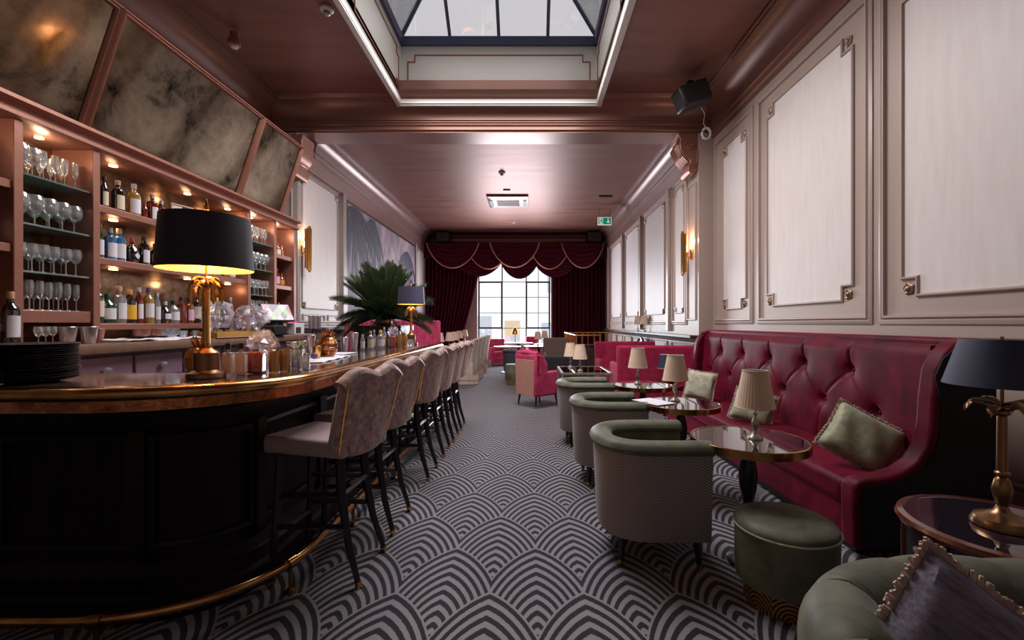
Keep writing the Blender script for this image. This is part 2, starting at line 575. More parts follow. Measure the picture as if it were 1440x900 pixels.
    def build(s, name, mat, parent=None, smooth=True, bevel=0.0, seg=2, subsurf=0, origin=None, kind=None, fix=True):
        me = bpy.data.meshes.new(name)
        v = s.v
        if origin is not None:
            v = [(a - origin[0], b - origin[1], c - origin[2]) for a, b, c in v]
        me.from_pydata(v, [], s.f)
        if fix:
            import bmesh
            b = bmesh.new()
            b.from_mesh(me)
            bmesh.ops.recalc_face_normals(b, faces=b.faces)
            b.to_mesh(me)
            b.free()
        me.materials.append(M[mat] if isinstance(mat, str) else mat)
        if smooth:
            me.polygons.foreach_set('use_smooth', [True] * len(me.polygons))
            me.set_sharp_from_angle(angle=math.radians(38))
        me.update()
        o = bpy.data.objects.new(name, me)
        COL.objects.link(o)
        if origin is not None:
            o.location = origin
        if parent is not None:
            o.parent = parent
        if bevel:
            md = o.modifiers.new('bevel', 'BEVEL')
            md.width = bevel
            md.segments = seg
            md.limit_method = 'ANGLE'
            md.angle_limit = math.radians(40)
            md.harden_normals = False
        if subsurf:
            md = o.modifiers.new('sub', 'SUBSURF')
            md.levels = subsurf
            md.render_levels = subsurf
        if kind:
            o['kind'] = kind
        return o


def thing(name, label, cat, loc=(0, 0, 0), rz=0.0, group=None):
    o = bpy.data.objects.new(name, None)
    o.empty_display_size = 0.1
    COL.objects.link(o)
    o.location = loc
    o.rotation_euler = (0, 0, rz)
    o['label'] = label
    o['category'] = cat
    if group:
        o['group'] = group
    return o


def tag(o, label, cat, group=None):
    o['label'] = label
    o['category'] = cat
    if group:
        o['group'] = group
    return o


KIDS = {}


def dup(root, loc, rz=0.0, label=None, group=None, scale=None):
    def cp(o, par):
        c = o.copy()
        COL.objects.link(c)
        if par is not None:
            c.parent = par
        for ch in kids.get(o.name, []):
            cp(ch, c)
        return c
    kids = {}
    todo = [root]
    while todo:
        o = todo.pop()
        ch = KIDCACHE.get(o.name)
        if ch is None:
            ch = list(o.children)
            KIDCACHE[o.name] = ch
        kids[o.name] = ch
        todo += ch
    r = cp(root, None)
    r.location = loc
    r.rotation_euler = (0, 0, rz)
    if label:
        r['label'] = label
    if group:
        r['group'] = group
    if scale:
        r.scale = (scale, scale, scale) if isinstance(scale, (int, float)) else scale
    return r


KIDCACHE = {}
ORD = ['first', 'second', 'third', 'fourth', 'fifth', 'sixth', 'seventh', 'eighth', 'ninth', 'tenth', 'eleventh', 'twelfth',
       'thirteenth', 'fourteenth', 'fifteenth', 'sixteenth', 'seventeenth', 'eighteenth', 'nineteenth', 'twentieth']


def struct(o):
    o['kind'] = 'structure'
    return o

# =====================================================================
# THE SETTING
# =====================================================================
XR, XRF, XL, XLF = 3.08, 2.83, -4.38, -3.90      # front right, far right, front left, far left wall planes
YB, YP, YE = -2.2, 7.5, 17.2                      # behind camera, beam, window wall
ZF, ZC = 4.95, 4.72                               # front and far ceiling heights

struct(MB().box(XL - .2, XR + .2, YB - .2, YE + .3, -0.12, 0).build('floor', 'carpet', smooth=False))


def rect(u0, u1, v0, v1):
    return [(u0, v0), (u1, v0), (u1, v1), (u0, v1)]


def notched(u0, u1, v0, v1, n):
    return [(u0 + n, v0), (u1 - n, v0), (u1 - n, v0 + n), (u1, v0 + n), (u1, v1 - n), (u1 - n, v1 - n), (u1 - n, v1),
            (u0 + n, v1), (u0 + n, v1 - n), (u0, v1 - n), (u0, v0 + n), (u0 + n, v0 + n)]


MOULD = [(-.055, 0), (-.055, .012), (-.035, .022), (-.02, .022), (-.012, .012), (0, .03), (.016, .03), (.022, .0)]
MOULD_S = [(-.014, .0), (-.014, .016), (-.004, .024), (.006, .024), (.014, .008), (.014, 0)]


def rosette(wall, mp, u, v, r, mat):
    b = MB()
    n = 10
    vs = []
    prof = [(1.0, 0.0), (1.0, .35), (.78, .55), (.6, .35), (.45, .75), (.2, .9), (0.001, .95)]
    seg = 20
    for (rr, h) in prof:
        for i in range(seg):
            a = 2 * PI * i / seg
            k = rr * (1 + (.12 if i % 4 < 2 and rr > .5 else -.05))
            vs.append(mp(u + r * k * math.cos(a), v + r * k * math.sin(a), h * r * .8))
    fs = [(j * seg + i, j * seg + (i + 1) % seg, (j + 1) * seg + (i + 1) % seg, (j + 1) * seg + i) for j in range(len(prof) - 1) for i in range(seg)]
    b.add(vs, fs)
    return b.build('rosette', mat, wall)


def wall_panel(wall, mp, outer, inner, notch, trim, pearl='pearl', ros=True, rr=.046):
    """outer moulding, notched inner moulding, pearl field and four rosettes"""
    if outer:
        MB().frame(rect(*outer), MOULD, mp).build('outer_moulding', trim, wall)
    poly = notched(*inner, notch) if notch else rect(*inner)
    MB().frame(poly, MOULD_S, mp).build('inner_moulding', trim, wall)
    b = MB()
    u0, u1, v0, v1 = inner
    n = notch
    vs = [mp(u, v, .004) for u, v in poly]
    b.add(vs, [tuple(range(len(vs)))])
    b.build('pearl_panel', pearl, wall, smooth=False)
    if ros and notch:
        for (u, v) in ((u0 + n * .40, v0 + n * .40), (u1 - n * .40, v0 + n * .40), (u0 + n * .40, v1 - n * .40), (u1 - n * .40, v1 - n * .40)):
            rosette(wall, mp, u, v, rr, 'rosegilt')


# ---- right wall, front room ----
wr = struct(MB().box(XR, XR + .2, YB, YP, 0, 5.0).build('wall_right', 'wall', smooth=False))
mpR = lambda u, v, h: (XR - h, u, v)
for (o0, o1, i0, i1) in ((6.22, 7.40, 6.36, 7.12), (4.07, 5.99, 4.26, 5.79), (1.95, 3.885, 2.14, 3.69), (-.1, 1.77, .1, 1.57)):
    wall_panel(wr, mpR, (o0, o1, 1.40, 4.30), (i0, i1, 1.575, 4.13), .145, 'wall_trim')
# lower wainscot of the front room: rectangular frames
for (o0, o1) in ((4.07, 5.99), (1.95, 3.885), (-.1, 1.77)):
    MB().frame(rect(o0, o1, .32, 1.12), MOULD, mpR).build('lower_moulding', 'wall_trim', wr)
struct(MB().prism([(XR, 0), (XR - .03, 0), (XR - .03, .16), (XR - .015, .2), (XR, .2)], 'y', YB, YP).build('baseboard_right', 'wall_trim'))
# pier between the rooms, right
struct(MB().box(XRF, XR + .2, YP, YE, 0, 4.9).build('wall_right_far', 'wall', smooth=False))
wf = bpy.data.objects['wall_right_far']
mpF = lambda u, v, h: (XRF - h, u, v)
MB().frame(rect(7.62, 8.02, 1.42, 3.75), MOULD_S, mpF).build('pier_moulding', 'wall_trim', wf)
wall_panel(wf, mpF, (8.1, 8.86, 1.38, 4.02), (8.2, 8.74, 1.555, 3.9), .09, 'wall_trim', rr=.028)
for (i0, i1) in ((9.38, 11.0), (11.58, 13.16), (13.8, 15.5)):
    wall_panel(wf, mpF, (i0 - .2, i1 + .2, 1.38, 4.02), (i0, i1, 1.555, 3.9), .11, 'wall_trim')
# protruding piers between those panels
for y in (9.02, 11.29, 13.48, 15.85):
    MB().box(XRF - .07, XRF, y - .07, y + .07, 1.2, 4.05).build('pilaster_strip', 'wall_trim', wf, bevel=.01)
# lower wainscot panels, far right
for (a, b_) in ((7.7, 8.9), (9.2, 10.2), (10.35, 11.2), (11.4, 12.3), (12.45, 13.3), (13.6, 14.5), (14.65, 15.6)):
    MB().frame(rect(a, b_, .28, .98), MOULD_S, mpF).build('lower_moulding', 'wall_trim', wf)
MB().prism([(XRF, 1.02), (XRF - .05, 1.04), (XRF - .06, 1.08), (XRF - .15, 1.11), (XRF - .15, 1.15), (XRF, 1.15)], 'y', YP, YE).build('shelf_ledge', 'ledge', wf)
struct(MB().prism([(XRF, 0), (XRF - .03, 0), (XRF - .03, .16), (XRF - .015, .2), (XRF, .2)], 'y', YP, YE).build('baseboard_right_far', 'wall_trim'))

# ---- left wall, front (mostly behind the bar back) and far ----
struct(MB().box(XL - .2, XL, YB, YP, 0, 5.0).build('wall_left', 'wall_left', smooth=False))
struct(MB().box(XL - .2, XLF, YP, YE, 0, 4.9).build('wall_left_far', 'wall_left', smooth=False))
wl = bpy.data.objects['wall_left_far']
mpL = lambda u, v, h: (XLF + h, u, v)
wall_panel(wl, mpL, (7.56, 9.22, 1.38, 4.02), (7.66, 9.08, 1.62, 3.92), .10, 'wall_left')
MB().box(XLF, XLF + .06, 9.24, 9.40, 1.3, 4.05).build('pilaster_strip', 'wall_left', wl, bevel=.01)
MB().box(XLF, XLF + .06, 15.12, 15.28, 1.3, 4.05).build('pilaster_strip', 'wall_left', wl, bevel=.01)
wall_panel(wl, mpL, None, (15.45, 16.55, 1.55, 3.92), .10, 'wall_left')
MB().prism([(XLF, 1.16), (XLF + .05, 1.18), (XLF + .12, 1.22), (XLF + .12, 1.28), (XLF, 1.28)], 'y', YP, YE).build('dark_dado_ledge', 'ledge', wl)
for (a, b_) in ((7.7, 8.5), (8.65, 9.5), (9.65, 10.6), (10.8, 11.8)):
    MB().frame(rect(a, b_, .35, 1.02), MOULD_S, mpL).build('lower_moulding', 'wall_left', wl)
    MB().frame(rect(a, b_, 1.33, 1.5), MOULD_S, mpL).build('upper_dado_moulding', 'wall_left', wl)
# camera-side face of the left pier with its own narrow panel
mpP = lambda u, v, h: (u, YP - h, v)
MB().frame(rect(-4.3, -3.98, 1.5, 3.6), MOULD_S, mpP).build('pier_moulding', 'wall_left', wl)
m = MB().box(XLF, XLF + .035, 9.47, 15.06, 1.42, 3.92).build('palm_mural', 'mural', smooth=False)
tag(m, 'wide mural of dark palm fronds on a mauve sky behind the cycad', 'mural')
rm = random.Random(4)
for ci, (yc, zc, n_, L_, sp, off_) in enumerate(((9.9, 3.9, 19, 2.0, 1.0, 0.0), (11.0, 3.95, 15, 1.6, .8, .1), (14.1, 3.6, 20, 1.6, 1.0, -.1), (9.7, 2.2, 9, 1.0, .7, 0), (14.6, 2.4, 9, 1.1, .8, 0))):
    b = MB()
    for k in range(n_):
        a0 = -PI / 2 + (k - (n_ - 1) / 2) * 2.3 * sp / n_ * 1.25 + rm.uniform(-.08, .08)
        L2 = L_ * rm.uniform(.7, 1.05)
        pts = []
        y, z, a = yc, zc, a0
        for j in range(9):
            pts.append((y, z, a))
            y += L2 / 8 * math.cos(a)
            z += L2 / 8 * math.sin(a)
            a += (-PI / 2 - a) * .10
        vs = []
        for j, (y, z, a) in enumerate(pts):
            wd = .05 * math.sin(PI * (j + .6) / 9.2) + .005
            for sg in (-1, 1):
                yy_, zz_ = y - sg * wd * math.sin(a), z + sg * wd * math.cos(a)
                vs.append((XLF + .037 + k * .0003, min(15.04, max(9.49, yy_)), min(3.91, max(1.43, zz_))))
        b.add(vs, [(2 * j, 2 * j + 1, 2 * j + 3, 2 * j + 2) for j in range(8)])
    o_ = b.build('painted_fronds', 'muraldark', m, smooth=False)
    o_['kind'] = 'stuff'
mf = MB().frame(rect(9.45, 15.08, 1.4, 3.94), [(-.03, 0), (-.03, .05), (.02, .05), (.02, .02)], mpL).build('frame', 'ledge', m)

# ---- back wall with window opening; wall behind camera ----
WX0, WX1, WZ0, WZ1 = -2.03, 0.86, 0.56, 3.72
b = MB()
b.box(XL, WX0, YE, YE + .2, 0, 4.9).box(WX1, XR, YE, YE + .2, 0, 4.9)
b.box(WX0, WX1, YE, YE + .2, 0, WZ0).box(WX0, WX1, YE, YE + .2, WZ1, 4.9)
struct(b.build('wall_back', 'wall', smooth=False))
struct(MB().box(XL, XR, YB - .2, YB, 0, 5.0).build('wall_front', 'wall', smooth=False))
struct(MB().box(WX0 - .05, WX1 + .05, YE - .12, YE + .04, WZ0 - .06, WZ0).build('trim_sill', 'whitepaint', bevel=.01))

wn_ = struct(bpy.data.objects.new('window_1', None))
COL.objects.link(wn_)
# columns at px 673 706 740 773 ; rows at 373.. 396 418 440 461.5 484
CXs = [-1.965, -1.065, -0.137, 0.764]
RZs = [WZ0, 1.17, 1.76, 2.36, 2.95, WZ1]
yw = YE + .05
for x in CXs[1:3]:
    MB().box(x - .022, x + .022, yw, yw + .04, WZ0, WZ1).build('mullion', 'darkgrey', wn_)
for x in (CXs[0], CXs[3]):
    MB().box(x - .022, x + .022, yw, yw + .04, WZ0, WZ1).build('mullion', 'darkgrey', wn_)
MB().box(.33 - .012, .33 + .012, yw, yw + .03, WZ0, WZ1).build('mullion', 'darkgrey', wn_)
for z in RZs[1:5]:
    for i in range(3):
        MB().box(CXs[i] + .022, CXs[i + 1] - .022, yw + .003, yw + .033, z - .011, z + .011).build('glazing_bar', 'darkgrey', wn_)
for i in (0, 2):
    mpW = lambda u, v, h: (u, yw - h, v)
    MB().frame(rect(CXs[i] - .02, CXs[i + 1] + .02, 1.15, 2.97), [(0, 0), (0, .035), (.06, .035), (.06, 0)], mpW).build('casement_frame', 'darkgrey', wn_, smooth=False)
for i in range(3):
    for j in range(5):
        MB().box(CXs[i] + .02, CXs[i + 1] - .02, yw + .015, yw + .021, RZs[j] + .01, RZs[j + 1] - .01).build('pane', 'windowglass', wn_, smooth=False)

# pale building across the street
fb = thing('pale_building', 'pale rendered building across the street seen through the tall window', 'building', (0, 27, 0))
MB().box(-9, 9, 0, 3, -5, 7.5).build('facade', 'facade', fb, smooth=False)
for (x, z, wd, h) in ((-2.75, -.4, .9, 2.2), (-1.05, -.4, .9, 1.9), (1.15, -.4, .9, 1.8), (-4.6, -.4, .9, 2.2), (-2.75, -4.2, .9, 2.4), (-1.05, -4.2, .9, 2.4), (1.15, -4.2, .9, 2.4), (1.5, 3.2, .9, 1.2), (-2.75, 4.9, .9, 1.9), (-1.05, 4.9, .9, 1.9)):
    wf_ = MB().box(x - wd / 2, x + wd / 2, -.03, .02, z, z + h).build('window', 'facadewin', fb, smooth=False)
    MB().box(x - wd / 2 - .06, x + wd / 2 + .06, -.08, 0, z - .1, z).build('sill', 'facade', wf_, smooth=False)
MB().box(-1.5, -.6, -.05, .02, .6, 1.5).build('panel', 'facadebrick', fb, smooth=False)
st = MB().box(-12, 12, YE + .3, 27, -5.2, -5).build('street', 'facade', smooth=False)
struct(st)

# ---- ceilings ----
SX0, SX1, SY0, SY1 = -2.04, 1.06, 2.9, 7.1
b = MB()
b.box(XL, SX0, YB, YP, ZF, ZF + .12).box(SX1, XR, YB, YP, ZF, ZF + .12)
b.box(SX0, SX1, YB, SY0, ZF, ZF + .12).box(SX0, SX1, SY1, YP, ZF, ZF + .12)
struct(b.build('ceiling', 'ceiling', smooth=False))
struct(MB().box(XLF, XRF, YP + .5, YE, ZC, ZC + .12).build('ceiling_far', 'ceiling', smooth=False))

# beam with a cove between the rooms
prof = [(6.9, 4.96), (7.0, 4.95), (7.04, 4.935), (7.08, 4.93)]
for i in range(8):
    a = PI / 2 * i / 7
    prof.append((7.10 + .27 * (math.sin(a)), 4.70 + .21 * (math.cos(a))))
prof += [(7.40, 4.70), (7.40, 4.675), (7.43, 4.67), (7.43, 4.65), (7.47, 4.63), (7.47, 4.605), (7.45, 4.595), (7.45, 4.575), (7.5, 4.56), (7.5, 4.545), (7.98, 4.545), (7.98, 4.56), (8.03, 4.58), (8.03, 4.62), (8.08, 4.66), (8.08, 5.1), (6.9, 5.1)]
struct(MB().prism(prof, 'x', XL, XR).build('trim_beam', 'cornice'))


def cornice(name, x, sgn, y0, y1, z1, dep, hgt, mat, steps=None):
    pr = [(0, z1 - hgt), (.03, z1 - hgt), (.035, z1 - hgt + .04), (.06, z1 - hgt + .055), (.06, z1 - hgt + .09), (.05, z1 - hgt + .10)]
    n = 9
    d0, h0 = .07, z1 - hgt + .16
    pr += [(.05, z1 - hgt + .14), (.075, z1 - hgt + .15)]
    for i in range(n):
        a = PI / 2 * i / (n - 1)
        pr.append((d0 + (dep - d0 - .04) * (1 - math.cos(a)), h0 + (z1 - h0 - .05) * math.sin(a)))
    pr += [(dep - .04, z1 - .03), (dep, z1 - .028), (dep, z1), (0, z1)]
    poly = [(x + sgn * d, z) for d, z in pr]
    return struct(MB().prism(poly, 'y', y0, y1).build(name, mat))


cornice('trim_cornice_right', XR, -1, YB, YP, ZF, .40, .50, 'cornice')
cornice('trim_cornice_left', XL, 1, YB, YP, ZF, .40, .50, 'cornice')
cornice('trim_cornice_right_far', XRF, -1, YP + .5, YE, ZC, .30, .46, 'cornice_far')
cornice('trim_cornice_left_far', XLF, 1, YP + .5, YE, ZC, .30, .46, 'cornice_far')
# dark frieze below the far cornices
struct(MB().box(XLF, XLF + .03, YP, YE, 3.98, 4.26).build('trim_frieze_left', 'cornice_far', smooth=False))
struct(MB().box(XRF - .03, XRF, YP, YE, 4.04, 4.26).build('trim_frieze_right', 'cornice_far', smooth=False))

# scrolled corbels under the beam
for (x, sg, side) in ((XRF, -1, 'right'), (XLF, 1, 'left')):
    c = struct(bpy.data.objects.new('trim_corbel_' + side, None))
    COL.objects.link(c)
    pr = [(0, 4.56), (.33, 4.56), (.33, 4.50), (.30, 4.46), (.31, 4.38), (.30, 4.28), (.25, 4.19), (.19, 4.14), (.14, 4.12), (.13, 4.06), (.17, 4.0), (.17, 3.93), (.12, 3.88), (.06, 3.88), (0, 3.93)]
    if side == 'left':
        pr = [(d * .62, z - .12) for d, z in pr]
    y0_, y1_ = (7.53, 7.95) if side == 'right' else (7.30, 7.7)
    MB().prism([(x + sg * d, z) for d, z in pr], 'y', y0_, y1_).build('bracket', 'copperwood', c, bevel=.012)
    for k, (zz, rr, dd) in enumerate(((4.34, .085, .14), (4.34, .05, .14), (4.0, .05, .09)) if side == 'right' else ((4.22, .06, .09), (3.88, .04, .06))):
        for yy_ in (y0_ - .008, y1_ + .008):
            pts = [(x + sg * (dd + rr * (1 - t_ / 26) * math.cos(t_ * .5)), yy_, zz + rr * (1 - t_ / 26) * math.sin(t_ * .5)) for t_ in range(22)]
            MB().tube(pts, .012, 6).build('scroll', 'copperwood', c)
    for k in range(7):
        if side == 'left':
            break
        a = k / 6
        pts = [(x + sg * (.31 - .06 * a), y0_ + .04 + (y1_ - y0_ - .08) * a, 4.5), (x + sg * .33, y0_ + .04 + (y1_ - y0_ - .08) * a, 4.36), (x + sg * .24, y0_ + .04 + (y1_ - y0_ - .08) * a, 4.18), (x + sg * .16, y0_ + .04 + (y1_ - y0_ - .08) * a, 4.08)]
        MB().tube(pts, [.02, .03, .022, .01], 6).build('acanthus_leaf', 'copperwood', c)

# ---- lantern well ----
wz0, wz1 = 4.82, 5.74
well = struct(bpy.data.objects.new('trim_lantern_well', None))
COL.objects.link(well)
T = .06
MB().box(SX0 - T, SX1 + T, SY1, SY1 + T, wz0, wz1).build('well_board', 'skywhite', well, smooth=False)
MB().box(SX0 - T, SX1 + T, SY0 - T, SY0, wz0, wz1).build('well_board', 'skywhite', well, smooth=False)
MB().box(SX0 - T, SX0, SY0, SY1, wz0, wz1).build('well_board', 'skywhite', well, smooth=False)
MB().box(SX1, SX1 + T, SY0, SY1, wz0, wz1).build('well_board', 'skywhite', well, smooth=False)
LINE = [(-.008, 0), (-.008, .012), (.008, .012), (.008, 0)]
mpW1 = lambda u, v, h: (u, SY1 - h, v)
mpWl = lambda u, v, h: (SX0 + h, u, v)
mpWr = lambda u, v, h: (SX1 - h, u, v)
MB().frame(notched(SX0 + .11, SX1 - .11, wz0 + .17, wz1 - .14, .11), LINE, mpW1).build('gilt_moulding', 'gilt_line', well, smooth=False)
for (a, b_) in ((5.1, 6.95), (3.05, 4.9)):
    MB().frame(notched(a, b_, wz0 + .17, wz1 - .14, .11), LINE, mpWl).build('gilt_moulding', 'gilt_line', well, smooth=False)
    MB().frame(notched(a, b_, wz0 + .17, wz1 - .14, .11), LINE, mpWr).build('gilt_moulding', 'gilt_line', well, smooth=False)
mpD = lambda u, v, h: (u, v, wz0 - h)
MB().frame(rect(SX0, SX1, SY0, SY1), [(-.09, -.14), (-.09, -.02), (-.07, .0), (-.05, .01), (0.0, .01), (0.0, -.02)], mpD).build('well_architrave', 'skywhite', well)

# lantern of glass
win2 = struct(bpy.data.objects.new('window_2', None))
COL.objects.link(win2)
LZ = 5.88
for (x0, x1, y0, y1) in ((SX0, SX1, SY1 - .05, SY1 + T), (SX0, SX1, SY0 - T, SY0 + .05), (SX0 - T, SX0 + .05, SY0 - T, SY1 + T), (SX1 - .05, SX1 + T, SY0 - T, SY1 + T)):
    MB().box(x0, x1, y0, y1, wz1, LZ).build('curb_beam', 'lantern_blue', win2, bevel=.008)
cx_ = (SX0 + SX1) / 2
hw = (SX1 - SX0) / 2
RZ_ = LZ + hw * .80
ya, yb = SY1 - hw, SY0 + hw
nys = 5
ridge_a, ridge_b = Vector((cx_, ya, RZ_)), Vector((cx_, yb, RZ_))


def roofz(x, y):
    return LZ + .80 * min(x - SX0, SX1 - x, SY1 - y, y - SY0)


def bar(p, q, r=.026):
    d = Vector(q) - Vector(p)
    MB().tube([p, q], r, 4, flat=1.3).build('glazing_bar', 'lantern_blue', win2, smooth=False)


bxs = [SX0 + (SX1 - SX0) * k / 4 for k in range(5)]
for x in bxs[1:4]:
    yt = SY1 - min(x - SX0, SX1 - x)
    bar((x, SY1, LZ), (x, yt, roofz(x, yt)))
    yt = SY0 + min(x - SX0, SX1 - x)
    bar((x, SY0, LZ), (x, yt, roofz(x, yt)))
for c in ((SX0, SY1), (SX1, SY1)):
    bar((c[0], c[1], LZ), ridge_a, .032)
for c in ((SX0, SY0), (SX1, SY0)):
    bar((c[0], c[1], LZ), ridge_b, .032)
bar(ridge_a, ridge_b, .04)
nys = 5
bys = [SY0 + (SY1 - SY0) * k / nys for k in range(nys + 1)]
for y in bys[1:-1]:
    dd = min(hw, SY1 - y, y - SY0)
    bar((SX0, y, LZ), (SX0 + dd, y, LZ + .8 * dd))
    bar((SX1, y, LZ), (SX1 - dd, y, LZ + .8 * dd))


def pane(poly):
    n = len(poly)
    vs = [(p[0], p[1], p[2]) for p in poly] + [(p[0], p[1], p[2] + .008) for p in poly]
    fs = [tuple(range(n)), tuple(reversed(range(n, 2 * n)))] + [(i, i + n, (i + 1) % n + n, (i + 1) % n) for i in range(n)]
    MB().add(vs, fs).build('pane', 'lanternglass', win2, smooth=False)


for (ys, sy) in ((SY1, -1), (SY0, 1)):
    for k in range(4):
        x0, x1 = bxs[k], bxs[k + 1]
        d0, d1 = min(x0 - SX0, SX1 - x0), min(x1 - SX0, SX1 - x1)
        pts = [(x0, ys, LZ), (x1, ys, LZ)]
        if d1 > 1e-4:
            pts.append((x1, ys + sy * d1, LZ + .8 * d1))
        if d0 > 1e-4:
            pts.append((x0, ys + sy * d0, LZ + .8 * d0))
        pane(pts)
for (xs, sx) in ((SX0, 1), (SX1, -1)):
    for k in range(nys):
        y0, y1 = bys[k], bys[k + 1]
        d0, d1 = min(hw, y0 - SY0, SY1 - y0), min(hw, y1 - SY0, SY1 - y1)
        pts = [(xs, y0, LZ), (xs, y1, LZ)]
        if d1 > 1e-4:
            pts.append((xs + sx * d1, y1, LZ + .8 * d1))
        if y0 < ya < y1:
            pts.append((cx_, ya, RZ_))
        if y0 < yb < y1:
            pts.append((cx_, yb, RZ_))
        if d0 > 1e-4:
            pts.append((xs + sx * d0, y0, LZ + .8 * d0))
        pane(pts)

# =====================================================================
# CEILING AND WALL FITTINGS
# =====================================================================
def detector(name, label, cat, x, y, z, r, mat='whitepaint'):
    d = thing(name, label, cat, (x, y, z))
    MB().lathe([(r, 0), (r, -.3 * r), (r * .8, -.45 * r), (r * .55, -.5 * r), (0.001, -.5 * r)], 20).build('base', mat, d)
    MB().lathe([(r * .5, -.5 * r), (r * .48, -.9 * r), (r * .3, -1.05 * r), (0.001, -1.1 * r)], 16).build('sensor_head', 'pewter', d)
    return d


detector('smoke_detector', 'white smoke detector on the dark ceiling left of the skylight', 'detector', -2.32, 5.12, ZF, .075)
detector('smoke_detector', 'white smoke detector on the far ceiling in front of the vent cassette', 'detector', -.62, 9.97, ZC, .075)
detector('smoke_detector', 'small smoke detector on the far ceiling nearest the curtained window', 'detector', -.54, 14.8, ZC, .07)
d = thing('ceiling_spotlight', 'small copper spotlight fixed to the left cornice above the bar mirrors', 'spotlight', (-3.62, 5.49, ZF - .13))
MB().lathe([(.001, .09), (.05, .09), (.05, .03), (.07, .0), (.07, -.06), (.05, -.07), (.001, -.07)], 16).build('housing', 'copperwood', d)
MB().lathe([(.001, -.07), (.045, -.07), (.04, -.09), (.001, -.1)], 16).build('lens', 'whitepaint', d)

v = thing('air_conditioning_cassette', 'square mauve air conditioning cassette in the far ceiling', 'air conditioner', (-.59, 12.28, ZC))
MB().frame(rect(-.55, .55, -.55, .55), [(0, 0), (0, .05), (.10, .07), (.24, .07), (.24, .02)], lambda u, v_, h: (u, v_, -h)).build('frame', 'cornice_far', v, smooth=False)
MB().box(-.31, .31, -.31, .31, -.06, -.01).build('grille_panel', 'copperdark', v, smooth=False)
for k in range(9):
    MB().box(-.30, .30, -.29 + k * .07, -.27 + k * .07, -.07, -.05).build('slat', 'cornice_far', v, smooth=False)
for (a, c) in ((-.45, 0), (.45, 0)):
    MB().box(a - .04, a + .04, -.28, .28, -.085, -.06).build('side_outlet', 'darkgrey', v, smooth=False)
o = MB().box(-.09, .09, -.05, .05, -.03, 0).build('ceiling_sensor', 'copperdark', None, bevel=.008)
o.location = (-.58, 11.3, ZC)
tag(o, 'small dark sensor plate between the smoke detector and the cassette', 'sensor')
o = MB().box(-.18, .18, -.07, .07, -.03, 0).build('vent_plate', 'copperdark', None, bevel=.008)
o.location = (2.0, 11.86, ZC)
tag(o, 'flat dark vent plate on the far ceiling near the right cornice', 'vent')

e = thing('exit_sign', 'green hanging exit sign with running figure and down arrow', 'sign', (2.17, 13.0, 4.32))
MB().box(-.2, .2, -.02, .02, -.115, .115).build('sign_box', 'exitwhite', e, bevel=.006)
MB().box(-.18, .18, -.026, -.02, -.095, .095).build('green_field', 'greenexit', e, smooth=False)
for x in (-.15, .15):
    MB().tube([(x, 0, .11), (x, 0, .40)], .004, 6).build('hanger_rod', 'darkgrey', e)
bb = MB().prism([(.085, .07), (.115, .07), (.115, -.01), (.15, -.01), (.1, -.075), (.05, -.01), (.085, -.01)], 'y', -.031, -.026)
bb.build('arrow', 'exitwhite', e, smooth=False)
bb = MB().box(-.155, -.045, -.030, -.026, -.09, .09)
bb.build('doorway_mark', 'exitwhite', e, smooth=False)
bb = MB().prism([(-.10, .045), (-.075, .045), (-.06, .01), (-.045, .02), (-.05, .035), (-.085, .06)], 'y', -.034, -.030)
bb.lathe([(.001, -.013), (.013, -.006), (.013, .006), (.001, .013)], 8, (-.085, -.032, .068))
bb.prism([(-.115, .04), (-.085, .05), (-.075, .0), (-.055, -.03), (-.06, -.075), (-.075, -.075), (-.075, -.035), (-.10, -.01), (-.12, -.05), (-.145, -.055), (-.145, -.04), (-.125, -.035)], 'y', -.034, -.030)
bb.build('running_figure', 'greenexit', e, smooth=False)


def speaker(name, label, loc, rz, tilt, wd=.34, hh=.22, dp=.22):
    s_ = thing(name, label, 'speaker', loc, rz)
    m_ = Matrix.Rotation(tilt, 4, 'Y')
    MB().box(-wd / 2, wd / 2, -dp / 2, dp / 2, -hh / 2, hh / 2, m_).build('cabinet', 'blackplastic', s_, bevel=.03, seg=3)
    MB().box(-wd / 2 + .02, wd / 2 - .02, -dp / 2 - .012, -dp / 2, -hh / 2 + .02, hh / 2 - .02, m_).build('grille', 'darkgrey', s_, bevel=.005)
    MB().box(-.035, .035, .02, .09, hh / 2 - .01, hh / 2 + .10).build('bracket', 'blackplastic', s_)
    return s_


spk = speaker('ceiling_speaker', 'large black speaker bracketed under the front ceiling by the right wall', (2.33, 6.45, 4.62), .1, -.38, .44, .30, .30)
spk2 = speaker('ceiling_speaker', 'black speaker at the left end of the far pelmet', (-3.15, 16.33, 4.50), 0, 0, .46, .34, .3)
spk3 = speaker('ceiling_speaker', 'black speaker at the right end of the far pelmet', (2.35, 16.33, 4.50), 0, 0, .50, .34, .3)
pts = []
for k in range(70):
    a = k * .42
    pts.append((.065 * math.cos(a) * (1 + .3 * math.sin(k * .11)) + .012 * math.sin(k * .3), .02 * math.sin(k * .23), -.085 + .085 * math.sin(a)))
o = MB().tube([(-.16, -.16, .26), (-.03, -.02, .2), (-.045, 0, .06)] + pts, .0045, 6).build('coiled_cable', 'whitepaint', None)
o.location = (2.66, 6.75, 4.30)
tag(o, 'coil of thin white cable hanging below the large ceiling speaker', 'cable')


